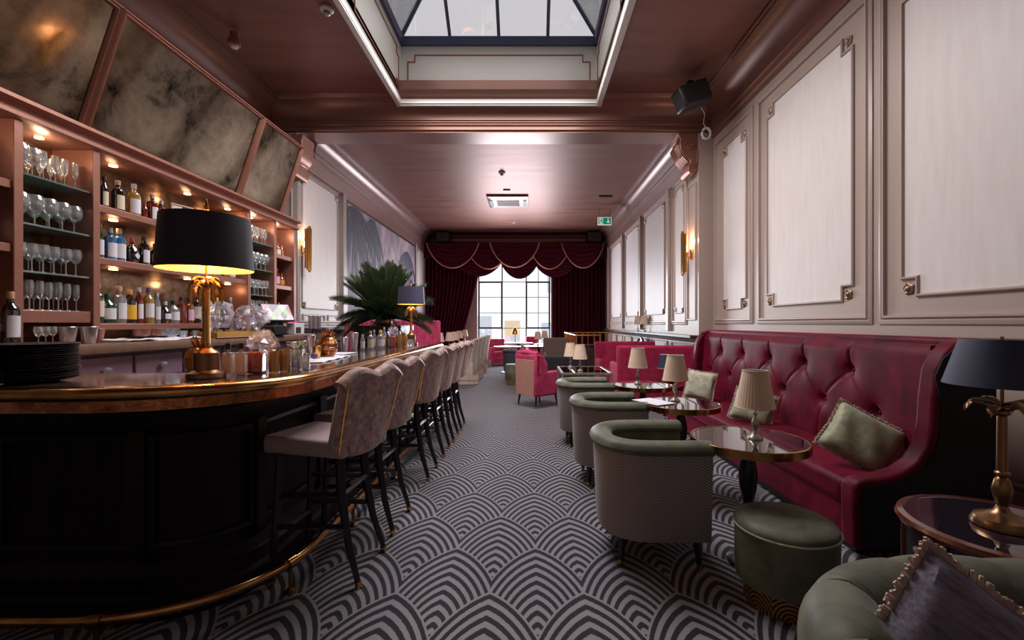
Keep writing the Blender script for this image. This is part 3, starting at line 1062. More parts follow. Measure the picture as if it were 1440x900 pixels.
def sconce(label, loc, rz, lit):
    s_ = thing('wall_sconce', label, 'wall light', loc, rz)       # local +x points out of the wall
    MB().box(0, .02, -.05, .05, -.12, .06).build('wall_plate', 'goldbright', s_, bevel=.005)
    MB().tube([(.01, 0, -.06), (.06, 0, -.08), (.09, 0, -.03)], .010, 8).build('arm', 'goldbright', s_)
    MB().lathe([(.022, -.03), (.026, .02), (.001, .02)], 12, (.09, 0, 0)).build('candle_cup', 'goldbright', s_)
    MB().lathe([(.012, .02), (.020, .05), (.022, .08), (.012, .12), (.001, .14)], 12, (.09, 0, 0)).build('bulb', 'bulb', s_)
    for k in range(5):
        a = (k - 2) * .42
        x, y = .09 + .075 * math.cos(a), .10 * math.sin(a)
        m_ = Matrix.Translation((x, y, -.02)) @ Matrix.Rotation(a, 4, 'Z')
        MB().tube([(0, 0, -.38 + .03 * abs(k - 2)), (0, 0, .40 - .03 * abs(k - 2))], .021, 10, m=m_).build('gilt_rod', 'goldbright', s_)
    MB().tube([(.09, 0, -.05), (.17, 0, -.05)], .008, 6).build('strut', 'goldbright', s_)
    if lit:
        l = light('sconce_bulb', 'POINT', (loc[0] + .09 * math.cos(rz), loc[1], loc[2] + .22), lit, (1, .66, .36), .03)
    return s_


sconce('gold rod wall light glowing on the right pier beside the corbel', (XRF, 7.82, 2.58), PI, 6)
sconce('gold rod wall light on the left wall just past the bar back', (XLF, 7.60, 2.62), 0, 4)

# pelmet, curtains and swags at the far window
YC = 16.75
o = MB().box(-3.3, 2.5, 16.62, 17.1, 4.28, 4.66).build('pelmet_box', 'copperdark', None, bevel=.01)
tag(o, 'brown pelmet box above the wine swags at the far end', 'pelmet')
MB().tube([(-2.9, 16.62, 4.44), (2.05, 16.62, 4.44)], .09, 14).build('roller_tube', 'cornice', o)


def curtain(label, x0, x1, tie, yc, folds):
    c = thing('curtain', label, 'curtain', (0, yc, 0))
    z0, z1 = .05, 4.25

    def fn(u, v, off=0.0):
        z = z0 + (z1 - z0) * v
        pull = 0.0
        if tie:
            # hem edge swept towards the side at the bottom
            q = max(0.0, (3.35 - z) / 2.3)
            pull = .55 * min(1.0, q) ** 1.4 if z > 1.1 else .55
        xr = x1 - pull
        x = x0 + (xr - x0) * u
        a = .075 * math.sin(u * folds * 2 * PI) + .02 * math.sin(u * folds * 4.7 + 1 + v * 2)
        return (x, a + off, z)
    b = MB()
    b.grid(lambda u, v: fn(u, v), folds * 10, 14)
    o_ = b.build('drape', 'curtain', c)
    md = o_.modifiers.new('solid', 'SOLIDIFY')
    md.thickness = .01
    e_ = 1.0
    pts = [fn(1.0, k / 16) for k in range(17)]
    if not tie:
        pts = [fn(0.0, k / 16) for k in range(17)]
    MB().tube(pts, .028, 6).build('braid_edge', 'curtaintrim', c)
    return c


curtain('wine velvet curtain drawn left of the tall window', -3.88, -1.93, True, YC, 13)
curtain('wine velvet curtain hanging straight right of the tall window', .82, 2.80, False, YC, 13)
sw = thing('swag_valance', 'wine velvet valance of overlapping swags edged with pale braid', 'valance', (0, 16.35, 0))
MB().box(-3.88, 2.8, .05, .12, 3.75, 4.3).build('heading_panel', 'curtain', sw, smooth=False)


def swag(xa, xb, ztop, drop, yo, trim=True):
    xc, hw_ = (xa + xb) / 2, (xb - xa) / 2

    def fn(u, v):
        x = xc + hw_ * (2 * u - 1)
        k = 1 - (2 * u - 1) ** 2
        z = ztop - v * drop * (k ** .75)
        y = yo - .05 - .10 * k * v - .018 * math.sin(v * 5 * 2 * PI) * k
        return (x, y, z)
    MB().grid(fn, 26, 26).build('swag', 'curtain', sw)
    if trim:
        MB().tube([fn(i / 24, 1.0) for i in range(25)], .026, 6).build('braid', 'curtaintrim', sw)


for (xa, xb, zt, dr, yo) in ((-2.75, -.95, 3.62, .62, .05), (-1.05, .35, 3.60, .68, .06), (.15, 1.75, 3.62, .66, .05)):
    swag(xa - .05, xb, zt + .1, dr + .05, yo, trim=False)
for (xa, xb, zt, dr, yo) in ((-3.75, -1.85, 4.28, .92, -.02), (-2.35, -.65, 4.28, .95, .04), (-1.45, .35, 4.28, .90, -.05), (-.05, 1.50, 4.28, .95, .04), (1.15, 2.7, 4.28, .92, -.03)):
    swag(xa, xb, zt, dr, yo)

# =====================================================================
# BAR BACK
# =====================================================================
BX = -3.30
DP = .30
bbk = thing('bar_back_shelving', 'rose copper bar back with open bays of bottle shelves and glass shelves', 'shelving', (BX, 0, 0))
YS = [1.9, 2.88, 3.40, 5.25, 5.79, 6.26]
MB().box(-DP - .03, -DP, 1.9, 6.30, 1.2, 2.72).build('back_panel', 'backmirror', bbk, smooth=False)
for y in (1.93, 2.88, 3.40, 5.25, 5.79, 6.27):
    MB().box(-DP, 0.015, y - .028, y + .028, 1.215, 2.66).build('upright', 'copperwood', bbk, bevel=.005)
MB().prism([(-DP, 2.66), (.02, 2.66), (.05, 2.675), (.05, 2.70), (.015, 2.71), (.015, 2.745), (.08, 2.765), (.08, 2.79), (-DP, 2.79)], 'y', 1.9, 6.32).build('top_rail', 'copperwood', bbk)
for (a, b_) in ((YS[0], YS[1]), (YS[2], YS[3]), (YS[4], YS[5])):
    for z in (2.265, 1.86):
        MB().box(-DP, 0, a + .028, b_ - .028, z - .055, z).build('shelf', 'copperwood', bbk, bevel=.004)
    MB().box(-DP, 0, a + .028, b_ - .028, 1.30, 1.35).build('shelf', 'copperwood', bbk, bevel=.004)
for (a, b_) in ((YS[1], YS[2]), (YS[3], YS[4])):
    for z in (2.34, 2.015, 1.70):
        MB().box(-DP, -.005, a + .028, b_ - .028, z - .012, z).build('glass_shelf', 'shelfglass', bbk, smooth=False)
    MB().box(-DP, 0, a + .028, b_ - .028, 1.355, 1.44).build('plinth_shelf', 'copperwood', bbk, bevel=.004)
for y in (3.7, 4.5, 5.1):
    for z in (2.205, 1.80, 2.655):
        MB().lathe([(.03, 0), (.03, -.008), (.001, -.008)], 12, (-.14, y, z)).build('spot_lens', 'spot', bbk)
        light('shelf_spot', 'POINT', (BX - .14, y, z - .06), .45, (1, .68, .4), .03)
for y in (2.55, 6.03, 3.14, 5.52):
    MB().lathe([(.025, 0), (.025, -.008), (.001, -.008)], 12, (-.14, y, 2.655)).build('spot_lens', 'spot', bbk)
    light('shelf_spot', 'POINT', (BX - .10, y, 2.58), 1.6, (1, .76, .52), .03)

# back counter: aubergine drawers under a stone top
ct = thing('back_counter', 'aubergine drawer counter below the bar back shelves', 'counter', (-3.62, 0, 0))
MB().box(0, .58, 2.45, 6.4, 0.08, 1.13).build('carcass', 'purplewood', ct, bevel=.005)
for k in range(9):
    y0 = 1.95 + k * .49
    if y0 < 2.4:
        continue
    dr = MB().box(.58, .60, y0 + .015, y0 + .475, .93, 1.11).build('drawer', 'purplewood', ct, bevel=.006)
    MB().lathe([(.008, 0), (.008, .018), (.022, .026), (.018, .036), (.001, .038)], 12, m=Matrix.Translation((.60, y0 + .245, 1.02)) @ Matrix.Rotation(PI / 2, 4, 'Y') @ Matrix.Scale(1.6, 4, (0, 1, 0))).build('knob', 'silver', dr)
    dd = MB().box(.58, .595, y0 + .015, y0 + .475, .14, .90).build('door', 'purplewood', ct, bevel=.006)
wt = MB().prism([(-.10, 1.13), (.66, 1.13), (.685, 1.145), (.69, 1.17), (.685, 1.20), (.67, 1.212), (-.10, 1.212)], 'y', 2.43, 6.42).build('stone_worktop', 'stonetop', None)
wt.location = (-3.62, 0, 0)
tag(wt, 'brown stone worktop running along the foot of the bar back', 'worktop')

# tilted antique mirrors
MB0 = None
tb, tt = Vector((-3.36, 0, 2.80)), Vector((-3.06, 0, 3.72))
dirv = (tt - tb)
ln_ = dirv.length
dirn = dirv.normalized()
nrm = Vector((dirn.z, 0, -dirn.x))
for i, (a, b_, lab) in enumerate(((1.57, 3.35, 'large tarnished antique mirror tilted above the bar, nearest the camera'), (3.35, 5.13, 'long tarnished antique mirror tilted above the bar, middle of three'), (5.13, 6.02, 'short tarnished antique mirror tilted above the far end of the bar'))):
    mr = thing('antique_mirror', lab, 'mirror', (tb.x, a, tb.z))
    L = b_ - a

    def mpM(u, v_, h):
        p = dirn * v_ + nrm * h
        return (p.x, u, p.z)
    bb = MB()
    q = [mpM(.03, .03, .01), mpM(L - .03, .03, .01), mpM(L - .03, ln_ - .03, .01), mpM(.03, ln_ - .03, .01)]
    q += [mpM(.03, .03, -.01), mpM(L - .03, .03, -.01), mpM(L - .03, ln_ - .03, -.01), mpM(.03, ln_ - .03, -.01)]
    bb.add(q, [(0, 1, 2, 3), (7, 6, 5, 4), (0, 4, 5, 1), (1, 5, 6, 2), (2, 6, 7, 3), (3, 7, 4, 0)]).build('mirror_glass', 'mirror', mr, smooth=False)
    MB().frame(rect(.002, L - .002, 0, ln_), [(0, -.03), (0, .035), (.01, .045), (.022, .03), (.03, .035), (.042, .02), (.045, -.01)], mpM).build('frame', 'copperwood', mr)

# =====================================================================
# BAR COUNTER
# =====================================================================
def bar_path(off=0.0):
    cx, cy, rx, ry, e = -1.93, 2.47, .80, .71, 2.25
    p = [(-3.5 + .12 * k, cy - ry) for k in range(13)]
    for k in range(1, 28):
        a = PI / 2 * k / 28
        p.append((cx + rx * math.sin(a) ** (2 / e), cy - ry * math.cos(a) ** (2 / e)))
    p += [(cx + rx, cy + .02)]
    y = cy + .15
    while y < 5.82:
        p.append((cx + rx, y))
        y += .15
    p.append((cx + rx, 5.85))
    return p


BP = bar_path()
bar_ = thing('bar_counter', 'dark mahogany bar counter with a rounded near corner and panelled front', 'bar', (0, 0, 0))
body = [(.24, 0), (.24, .10), (.26, .12), (.26, .19), (.275, .20), (.29, .24), (.305, .25), (.305, .86), (.29, .88), (.275, .94), (.15, .98), (.10, 1.0), (.10, 1.03), (.58, 1.03), (.58, 0)]
MB().ribbon(BP, body).build('bar_front', 'mahogany', bar_)


def arc_sub(path, s0, s1):
    acc = [0]
    for i in range(1, len(path)):
        acc.append(acc[-1] + (Vector(path[i]) - Vector(path[i - 1])).length)

    def at(s_):
        for i in range(1, len(path)):
            if acc[i] >= s_:
                f_ = (s_ - acc[i - 1]) / max(1e-9, acc[i] - acc[i - 1])
                a, b = Vector(path[i - 1]), Vector(path[i])
                return tuple(a + (b - a) * f_)
        return path[-1]
    mid = [path[i] for i in range(len(path)) if s0 + 1e-3 < acc[i] < s1 - 1e-3]
    return [at(s0)] + mid + [at(s1)], acc[-1]


_, LB = arc_sub(BP, 0, 1)
edges = [.3, 1.0, 1.75, 2.62, 3.35, 4.05, 4.75, 5.45, 6.1]
for i in range(len(edges) - 1):
    s0, s1 = edges[i] + .05, edges[i + 1] - .05
    if s1 > LB:
        break
    sub, _ = arc_sub(BP, s0, s1)
    for (z0, z1, nm) in ((.30, .335, 'panel_moulding'), (.80, .835, 'panel_moulding')):
        MB().ribbon(sub, [(.306, z0), (.285, z0 + .006), (.282, (z0 + z1) / 2), (.29, z1), (.306, z1)]).build(nm, 'mahogany', bar_)
    for (sa, sb) in ((s0, s0 + .04), (s1 - .04, s1)):
        sb_, _ = arc_sub(BP, sa, sb)
        MB().ribbon(sb_, [(.306, .30), (.284, .305), (.284, .83), (.306, .835)]).build('panel_moulding', 'mahogany', bar_)
    if i:
        sb_, _ = arc_sub(BP, edges[i] - .045, edges[i] + .045)
        MB().ribbon(sb_, [(.306, .25), (.27, .26), (.265, .86), (.306, .87)]).build('pilaster', 'mahogany', bar_)

bt = thing('brass_edged_countertop', 'polished dark countertop of the bar with rolled brass edge', 'countertop', (0, 0, 0))
MB().ribbon(BP, [(.055, 1.045), (.055, 1.089), (.60, 1.089), (.60, 1.045)]).build('wood_top', 'bartop', bt)
roll = [(.075, 1.035)] + [(.035 - .037 * math.sin(a), 1.063 - .029 * math.cos(a)) for a in [PI * k / 9 for k in range(10)]] + [(.075, 1.0925)]
MB().ribbon(BP, roll).build('brass_edge', 'brass', bt)
MB().ribbon(BP, [(.035, .985), (.028, .99), (.028, 1.036), (.08, 1.036), (.08, .985)]).build('copper_fascia', 'copperband', bt)
fr_ = thing('foot_rail', 'brass foot rail curving round the base of the bar', 'rail', (0, 0, 0))
sub, _ = arc_sub(BP, .05, LB - .1)
rp = []
for i, p in enumerate(sub):
    d = (Vector(sub[min(i + 1, len(sub) - 1)]) - Vector(sub[max(i - 1, 0)])).normalized()
    rp.append((p[0] - d.y * .045, p[1] + d.x * .045, .15))
MB().tube(rp, .023, 12).build('rail', 'brass', fr_)
for s_ in (.55, 1.75, 2.55, 3.3, 4.2, 5.1, 5.9):
    if s_ > LB - .2:
        break
    sb_, _ = arc_sub(BP, s_, s_ + .02)
    p, q_ = Vector(sb_[0]), Vector(sb_[-1])
    d = (q_ - p).normalized()
    n_ = Vector((-d.y, d.x))
    c = p + n_ * .045
    g_ = MB().tube([(c.x, c.y, .15), (c.x, c.y, .02)], .010, 8)
    g_.lathe([(.03, 0), (.03, .008), (.012, .022)], 14, (c.x, c.y, .0))
    g_.build('bracket', 'brass', fr_)
    MB().tube([(c.x - d.x * .025, c.y - d.y * .025, .15), (c.x + d.x * .025, c.y + d.y * .025, .15)], .031, 12).build('collar', 'brass', fr_)

# =====================================================================
# LAMPS
# =====================================================================
def palm_lamp(label, loc, shade_z, shade_h, r0, r1, shade_mat, lit, style, base_r=.08, group=None, metal='gold', rz=0.0):
    t_ = thing('palm_table_lamp', label, 'lamp', loc, rz)
    lz = shade_z - (.055 if style == 'drum' else .085)
    if style == 'drum':
        MB().lathe([(base_r, 0), (base_r, .014), (base_r * .95, .022), (base_r * .78, .028), (.052, .036), (.052, .118), (.047, .124), (.03, .135), (.026, .145), (.018, .16)], 28).build('base', 'bronze' if metal == 'gold' else metal, t_)
        tz0 = .155
        tr = .0155
    else:
        MB().lathe([(base_r, 0), (base_r, .012), (base_r * .9, .03), (base_r * .55, .042), (.025, .055), (.016, .075), (.024, .10), (.030, .135), (.022, .17), (.014, .18), (.022, .19), (.022, .197), (.013, .205)], 28).build('base', metal, t_)
        tz0 = .20
        tr = .0165
    prof = []
    n = 16
    for k in range(n):
        a = k / n
        z = tz0 + (lz - .03 - tz0) * a
        prof += [(tr * (1.0 - .12 * a), z), (tr * ((1.16 if style == 'drum' else 1.03) - .12 * a), z + (lz - .03 - tz0) / n * .7)]
    prof += [(tr * .8, lz - .03), (tr * 1.5, lz - .02), (tr * 1.5, lz - .01), (tr * .7, lz)]
    MB().lathe(prof, 14).build('trunk', metal if style != 'drum' else 'gold', t_)
    for k in range(8):
        a = k * PI / 4 + .2
        up_ = .018 if k % 2 else .0
        pts, rs = [], []
        for j in range(8):
            u = j / 7
            rr = .008 + (.060 if style == 'drum' else .098) * math.sin(u * 1.5)
            z = lz - .008 + up_ + (.034 * math.sin(u * 2.2) - (.125 if style == 'drum' else .045) * u * u)
            pts.append((rr * math.cos(a), rr * math.sin(a), z))
            rs.append(.005 + (.011 if style == 'drum' else .015) * math.sin(PI * min(1, u * .95 + .05)))
        MB().tube(pts, rs, 6, flat=.35).build('palm_leaf', 'goldbright' if style == 'drum' else metal, t_)
    MB().tube([(0, 0, lz - .01), (0, 0, shade_z + shade_h + .01)], .006, 8).build('stem', 'goldbright' if style == 'drum' else metal, t_)
    n = 40
    sh = MB()
    sh.grid(lambda u, v: ((r0 + (r1 - r0) * v) * math.cos(2 * PI * u), (r0 + (r1 - r0) * v) * math.sin(2 * PI * u), shade_z + shade_h * v), n, 2, closed_u=True)
    so = sh.build('lamp_shade', shade_mat, t_)
    sh = MB()
    sh.grid(lambda u, v: ((r0 - .003 + (r1 - r0) * v) * math.cos(2 * PI * u), (r0 - .003 + (r1 - r0) * v) * math.sin(2 * PI * u), shade_z + .001 + (shade_h - .002) * v), n, 2, closed_u=True)
    sh.build('shade_lining', 'gildshade' if lit else 'whitepaint', so)
    MB().tube([(r0 * .0, 0, shade_z + shade_h - .01), (r1 - .004, 0, shade_z + shade_h - .01)], .002, 4).tube([(0, 0, shade_z + shade_h - .01), (-r1 * .5, r1 * .85, shade_z + shade_h - .01)], .002, 4).tube([(0, 0, shade_z + shade_h - .01), (-r1 * .5, -r1 * .85, shade_z + shade_h - .01)], .002, 4).build('shade_spider', metal, so)
    if style == 'drum':
        MB().lathe([(.004, 0), (.004, .03), (.012, .04), (.010, .06), (.004, .085), (.001, .095)], 12, (0, 0, shade_z + shade_h)).build('finial', 'goldbright' if style == 'drum' else metal, t_)
    MB().sphere((0, 0, shade_z + shade_h * .45), .03, 12, 8).build('bulb', 'bulb' if lit else 'whitepaint', t_)
    if lit:
        light('lamp_bulb', 'POINT', (loc[0], loc[1], loc[2] + shade_z + shade_h * .2), lit, (1, .62, .30), .03)
    return t_


palm_lamp('gold palm tree lamp with big black drum shade on the near bar end', (-1.556, 2.155, 1.0925), .515, .25, .199, .183, 'lampblack', 14, 'drum', .082)
palm_lamp('gold palm tree lamp with grey drum shade at far end of the bar', (-1.47, 5.55, 1.0925), .495, .215, .165, .15, 'lampgreyshade', 2.5, 'drum', .08)
palm_lamp('antique brass palm lamp with navy cone shade on the dark side table', (1.75, 1.66, .602), .52, .17, .168, .118, 'lampnavy', 0, 'slim', .088, metal='bronze', rz=.3)

LAMP_G = 'small cream shaded lamps about the room'


def small_lamp(label, loc, k=1.0, shade='creamshade', base='pewter', twin=None):
    t_ = thing('table_lamp', label, 'lamp', loc)
    MB().lathe([(.040, 0), (.040, .006), (.036, .012), (.020, .026), (.011, .040), (.010, .052), (.016, .066), (.021, .085), (.016, .104), (.009, .118), (.008, .130), (.014, .136), (.014, .142), (.006, .150), (.005, .20)], 20).build('base', base, t_)
    r0, r1, z0, h = .104, .066, .178, .206
    n = 72
    def rip(u):
        return 1 + .010 * math.sin(u * 2 * PI * 36)
    so = MB().grid(lambda u, v: ((r0 + (r1 - r0) * v) * rip(u) * math.cos(2 * PI * u), (r0 + (r1 - r0) * v) * rip(u) * math.sin(2 * PI * u), z0 + h * v), 144, 2, closed_u=True).build('lamp_shade', shade, t_)
    MB().grid(lambda u, v: ((r0 - .003 + (r1 - r0) * v) * math.cos(2 * PI * u), (r0 - .003 + (r1 - r0) * v) * math.sin(2 * PI * u), z0 + h * v), 36, 2, closed_u=True).build('shade_lining', 'whitepaint', so)
    MB().tube([(r0 * math.cos(a), r0 * math.sin(a), z0) for a in [2 * PI * i / 36 for i in range(36)]], .003, 5, closed=True).build('shade_rim', 'creamfabric', so)
    MB().tube([(r1 * math.cos(a), r1 * math.sin(a), z0 + h) for a in [2 * PI * i / 36 for i in range(36)]], .003, 5, closed=True).build('shade_rim', 'creamfabric', so)
    MB().sphere((0, 0, z0 + .08), .02, 10, 6).build('bulb', 'whitepaint', t_)
    return t_


TZ = .70
lp = small_lamp('small cream pleated lamp on the nearest round black table', (1.273, 2.53, TZ))
dup(lp, (1.222, 3.76, TZ), .4, 'small cream pleated lamp on the middle round black table')
dup(lp, (1.163, 4.82, TZ), .9, 'small cream pleated lamp on the third round black table')
lq = dup(lp, (.73, 6.5, .66), .3, 'cream pleated lamp at the front of the metal framed table')
dup(lp, (.64, 7.05, .66), .7, 'cream pleated lamp at the back of the metal framed table')
for (x, y, sc_, lab) in ((-2.06, 9.5, 1.0, 'grey-cream lamp on the left tables, nearest the camera'), (-2.03, 10.1, 1.0, 'cream lamp on the left tables, second from the bar'), (-1.90, 10.6, 1.0, 'cream lamp on the left tables, third from the bar'),
                    (-1.88, 11.2, 1.0, 'cream lamp on the left tables, fourth from the bar'), (-2.0, 12.7, 1.0, 'cream lamp on the left tables, fifth from the bar'), (-2.1, 14.5, 1.0, 'small cream lamp on the left tables, nearest the window')):
    dup(lp, (x, y, .76), R.random() * 3, lab)
dup(lp, (.22, 12.3, .74), .2, 'taupe-cream lamp left of the brown sofa in front of the window')
dup(lp, (.45, 13.6, .74), .8, 'taupe-cream lamp against the right edge of the far window')
# twin lamp on the wall ledge
tw = dup(lp, (2.74, 10.7, 1.151), 0, 'cream shaded lamp on the right wall ledge, right one of the pair')
dup(lp, (2.70, 11.2, 1.151), 0, 'cream shaded lamp on the right wall ledge, left one of the pair')
# cone lamp before the window
cl_ = thing('cone_lamp', 'slender lamp with brown cone shade silhouetted against the far window', 'lamp', (-.46, 14.0, .76))
MB().lathe([(.06, 0), (.05, .02), (.012, .04), (.009, .2), (.02, .22), (.009, .24), (.008, .36)], 14).build('base', 'pewter', cl_)
MB().lathe([(.10, .25), (.085, .36), (.04, .45), (.001, .48)], 20).build('lamp_shade', 'gold', cl_)
nv = dup(lp, (2.03, 6.75, .50), 0, 'lamp with dark navy shade beyond the third black table')
for ch in nv.children:
    if ch.name.startswith('lamp_shade'):
        ch.data = ch.data.copy()
        ch.data.materials[0] = M['lampnavy']
        ch['label'] = 'navy shade'

# =====================================================================
# SEATING
# =====================================================================
def leg_mesh(top, bot, r0, r1, h0, tipmat, parent, mat='blackwood', tip=.03, square=True, nm='leg'):
    seg = 4 if square else 10
    p0, p1 = Vector(top), Vector(bot)
    k = tip / max(.01, (p0 - p1).length)
    pm = p1 + (p0 - p1) * k
    b = MB()
    b.tube([p0, pm], [r0, r1 + (r0 - r1) * k], seg)
    l = b.build(nm, mat, parent, bevel=.003 if square else 0)
    MB().tube([pm, p1], [r1 * 1.12, r1 * .95], 10).build('brass_tip', tipmat, l)
    return l


# ---- bar stools ----
def make_stool():
    t_ = thing('bar_stool', '', 'bar stool')
    ROT = Matrix.Rotation(-.25, 4, 'Z')
    # faces -x ; origin under the seat middle
    b = MB()
    b.prism([(-.285, -.20), (.215, -.19), (.215, .19), (-.285, .20), (-.30, .18), (-.30, -.18)], 'z', .665, .755, ROT)
    b.build('seat', 'seatvelvet', t_, bevel=.022, seg=3)
    # back: curved, scalloped top

    def surf(u, v, off):
        y = (u - .5)
        wdt = .42 + .07 * v ** .8
        lower = .05 * (abs(y) * 2) ** 3
        top = 1.070 + .028 * (1 - math.cos(4 * PI * (u))) / 2 * 1.0 - .03 * (abs(y) * 2) ** 6
        z0 = .655 + lower
        z = z0 + (top - z0) * v
        x = .225 + .075 * v - .035 * (abs(y) * 2) ** 2.4 * (1 - .3 * v) + off
        return tuple(ROT @ Vector((x, y * wdt, z)))
    nu, nv = 25, 16
    b = MB()
    vs = []
    for s_ in (0, 1):
        for j in range(nv):
            for i in range(nu):
                u, v = i / (nu - 1), j / (nv - 1)
                th = .060 * (1 - .2 * v)
                off = 0 if s_ else -th + (-.012 * math.sin(PI * v) * abs(math.sin(2 * PI * u)) if True else 0)
                vs.append(surf(u, v, off))
    N = nu * nv
    fs = []
    for j in range(nv - 1):
        for i in range(nu - 1):
            a = j * nu + i
            fs.append((a, a + 1, a + nu + 1, a + nu))
            fs.append((N + a, N + a + nu, N + a + nu + 1, N + a + 1))
    for i in range(nu - 1):
        fs.append((i, N + i, N + i + 1, i + 1))
        a = (nv - 1) * nu + i
        fs.append((a, a + 1, N + a + 1, N + a))
    for j in range(nv - 1):
        a = j * nu
        fs.append((a, a + nu, N + a + nu, N + a))
        a = j * nu + nu - 1
        fs.append((a, N + a, N + a + nu, a + nu))
    b.add(vs, fs)
    back = b.build('backrest', 'stoolvelvet', t_, bevel=.012, seg=3)
    # rounded top roll
    pts = [surf(i / 30, 1.0, -.032) for i in range(31)]
    MB().tube([(x, y, z) for x, y, z in pts], .040, 10, flat=.8).build('top_roll', 'stoolvelvet', back)
    nb = MB()
    for (uu, rng) in ((0.0, [k / 34 for k in range(35)]), (1.0, [k / 34 for k in range(35)])):
        for v in rng:
            x, y, z = surf(.035 if uu == 0 else .965, v * .97 + .01, .002)
            nb.sphere((x, y, z), .0062, 6, 4)
    nl = nb.build('nailheads', 'goldbright', back)
    nl['kind'] = 'stuff'
    for (uu, sg) in ((0, -1), (1, 1)):
        pts = [surf(uu, k / 14, -.025) for k in range(15)]
        MB().tube([(x, y + sg * .002, z) for x, y, z in pts], .012, 6, flat=1.0).build('piping', 'seatvelvet', back)
    for (x0, y0, x1, y1) in ((-.20, -.16, -.235, -.18), (-.20, .16, -.235, .18)):
        leg_mesh((x0, y0, .67), (x1, y1, 0), .025, .017, 0, 'goldbright', t_)
    for sy in (-1, 1):
        # rear legs curve back
        b = MB()
        P_ = [(.105, sy * .15, .67), (.12, sy * .155, .45), (.16, sy * .168, .22), (.215, sy * .182, .03)]
        b.tube(P_, [.028, .026, .022, .017], 4)
        l = b.build('leg', 'blackwood', t_, bevel=.003)
        MB().tube([P_[-1], (.222, sy * .184, 0)], [.019, .016], 10).build('brass_tip', 'goldbright', l)
    for (a, c) in (((-.215, -.17, .30), (.135, -.165, .30)), ((-.215, .17, .30), (.135, .165, .30)), ((-.222, -.17, .24), (-.222, .17, .24)), ((.125, -.16, .46), (.125, .16, .46)), ((-.205, -.165, .46), (.11, -.158, .46)), ((-.205, .165, .46), (.11, .158, .46))):
        MB().tube([a, c], .016, 4).build('stretcher', 'blackwood', t_, bevel=.002)
    return t_


SG = 'taupe velvet bar stools along the bar'
st0 = make_stool()
KIDCACHE.clear()
spots = [(2.48, -.03), (3.05, -.02), (4.02, .02), (4.70, .03), (5.28, .03), (5.84, .04)]
labs = ['taupe velvet bar stool nearest the camera, with nailhead trimmed back', 'taupe velvet bar stool second from the camera', 'taupe velvet bar stool third from the camera, after the wide gap',
        'taupe velvet bar stool fourth from the camera', 'taupe velvet bar stool fifth from the camera', 'taupe velvet bar stool at the far end of the bar']
for i, ((y, rz), lb) in enumerate(zip(spots, labs)):
    if i == 0:
        st0.location = (-1.09, y, 0)
        st0.rotation_euler = (0, 0, rz)
        st0['label'] = lb
        st0['group'] = SG
    else:
        dup(st0, (-1.09, y, 0), rz, lb, SG)


# ---- tub chairs ----
def u_path(a, w_, n=40, straight=.0):
    """open U in plan from (+a, -w) round -x to (+a, +w)"""
    p = []
    m_ = 5
    for k in range(m_):
        p.append((a + (0.02 - a) * k / m_, -w_))
    for k in range(n + 1):
        t_ = -PI / 2 - PI * k / n
        c, s_ = math.cos(t_), math.sin(t_)
        e = 2 / 2.5
        p.append((0.02 + .34 * (-1) * abs(c) ** e, w_ * (abs(s_) ** e) * (1 if s_ > 0 else -1)))
    for k in range(1, m_ + 1):
        p.append((0.02 + (a - 0.02) * k / m_, w_))
    return p


def make_tub(outer='herring', velvetm='greenvelvet'):
    t_ = thing('tub_chair', '', 'armchair')
    a, w_ = .27, .315
    P_ = u_path(a, w_)
    n = len(P_)
    # path runs with the inside on its ... compute inward by scaling to centre
    def off(i, d):
        p0 = Vector(P_[max(i - 1, 0)])
        p1 = Vector(P_[min(i + 1, n - 1)])
        t = (p1 - p0).normalized()
        nx = Vector((t.y, -t.x))
        c = Vector(P_[i])
        if (c + nx * .01 - Vector((.1, 0))).length > (c - Vector((.1, 0))).length:
            nx = -nx
        return c + nx * d

    def shell(prof, nm, mat, parent, closed=True):
        k = len(prof)
        vs, fs = [], []
        for i in range(n):
            for (o, z) in prof:
                q = off(i, o)
                vs.append((q.x, q.y, z))
        for i in range(n - 1):
            for j in range(k if closed else k - 1):
                j2 = (j + 1) % k
                fs.append((i * k + j, (i + 1) * k + j, (i + 1) * k + j2, i * k + j2))
        if closed:
            fs.append(tuple(range(k)))
            fs.append(tuple((n - 1) * k + j for j in reversed(range(k))))
        return MB().add(vs, fs).build(nm, mat, parent)
    shell([(.025, .165), (.02, .18), (.0, .60), (.0, .645), (.09, .645), (.09, .165)], 'outer_shell', outer, t_)
    shell([(.085, .36), (.105, .40), (.11, .52), (.105, .64), (.07, .65), (.07, .36)], 'inner_lining', velvetm, t_)
    roll = [(.045 + .068 * math.cos(x), .668 + .042 * math.sin(x)) for x in [2 * PI * k / 12 for k in range(12)]]
    r_ = shell(roll, 'top_roll', velvetm, t_)
    for i in (0, n - 1):
        q = off(i, .045)
        MB().sphere((q.x, q.y, .668), .068, 14, 8, sx=.35, sy=1.0, sz=.62).build('roll_end', velvetm, t_)
    b = MB()
    pl = [tuple(off(i, .10)) for i in range(0, n, 2)]
    b.prism([(x + (.03 if x > .25 else 0), y) for x, y in pl], 'z', .30, .43)
    b.build('seat_cushion', velvetm, t_, bevel=.03, seg=3)
    b = MB()
    b.prism([tuple(off(i, .03)) for i in range(0, n, 2)], 'z', .165, .30)
    b.build('seat_base', outer, t_, bevel=.008)
    bt_ = MB()
    for k in range(9):
        i = int(8 + k * (n - 17) / 8)
        q = off(i, .112)
        o_ = MB().sphere((q.x, q.y, .56), .012, 8, 5).build('tuft_button', velvetm, t_)
    for (x, y) in ((.21, -.24), (.21, .24), (-.19, -.19), (-.19, .19)):
        leg_mesh((x, y, .17), (x * 1.06, y * 1.06, 0), .026, .015, 0, 'goldbright', t_)
    return t_


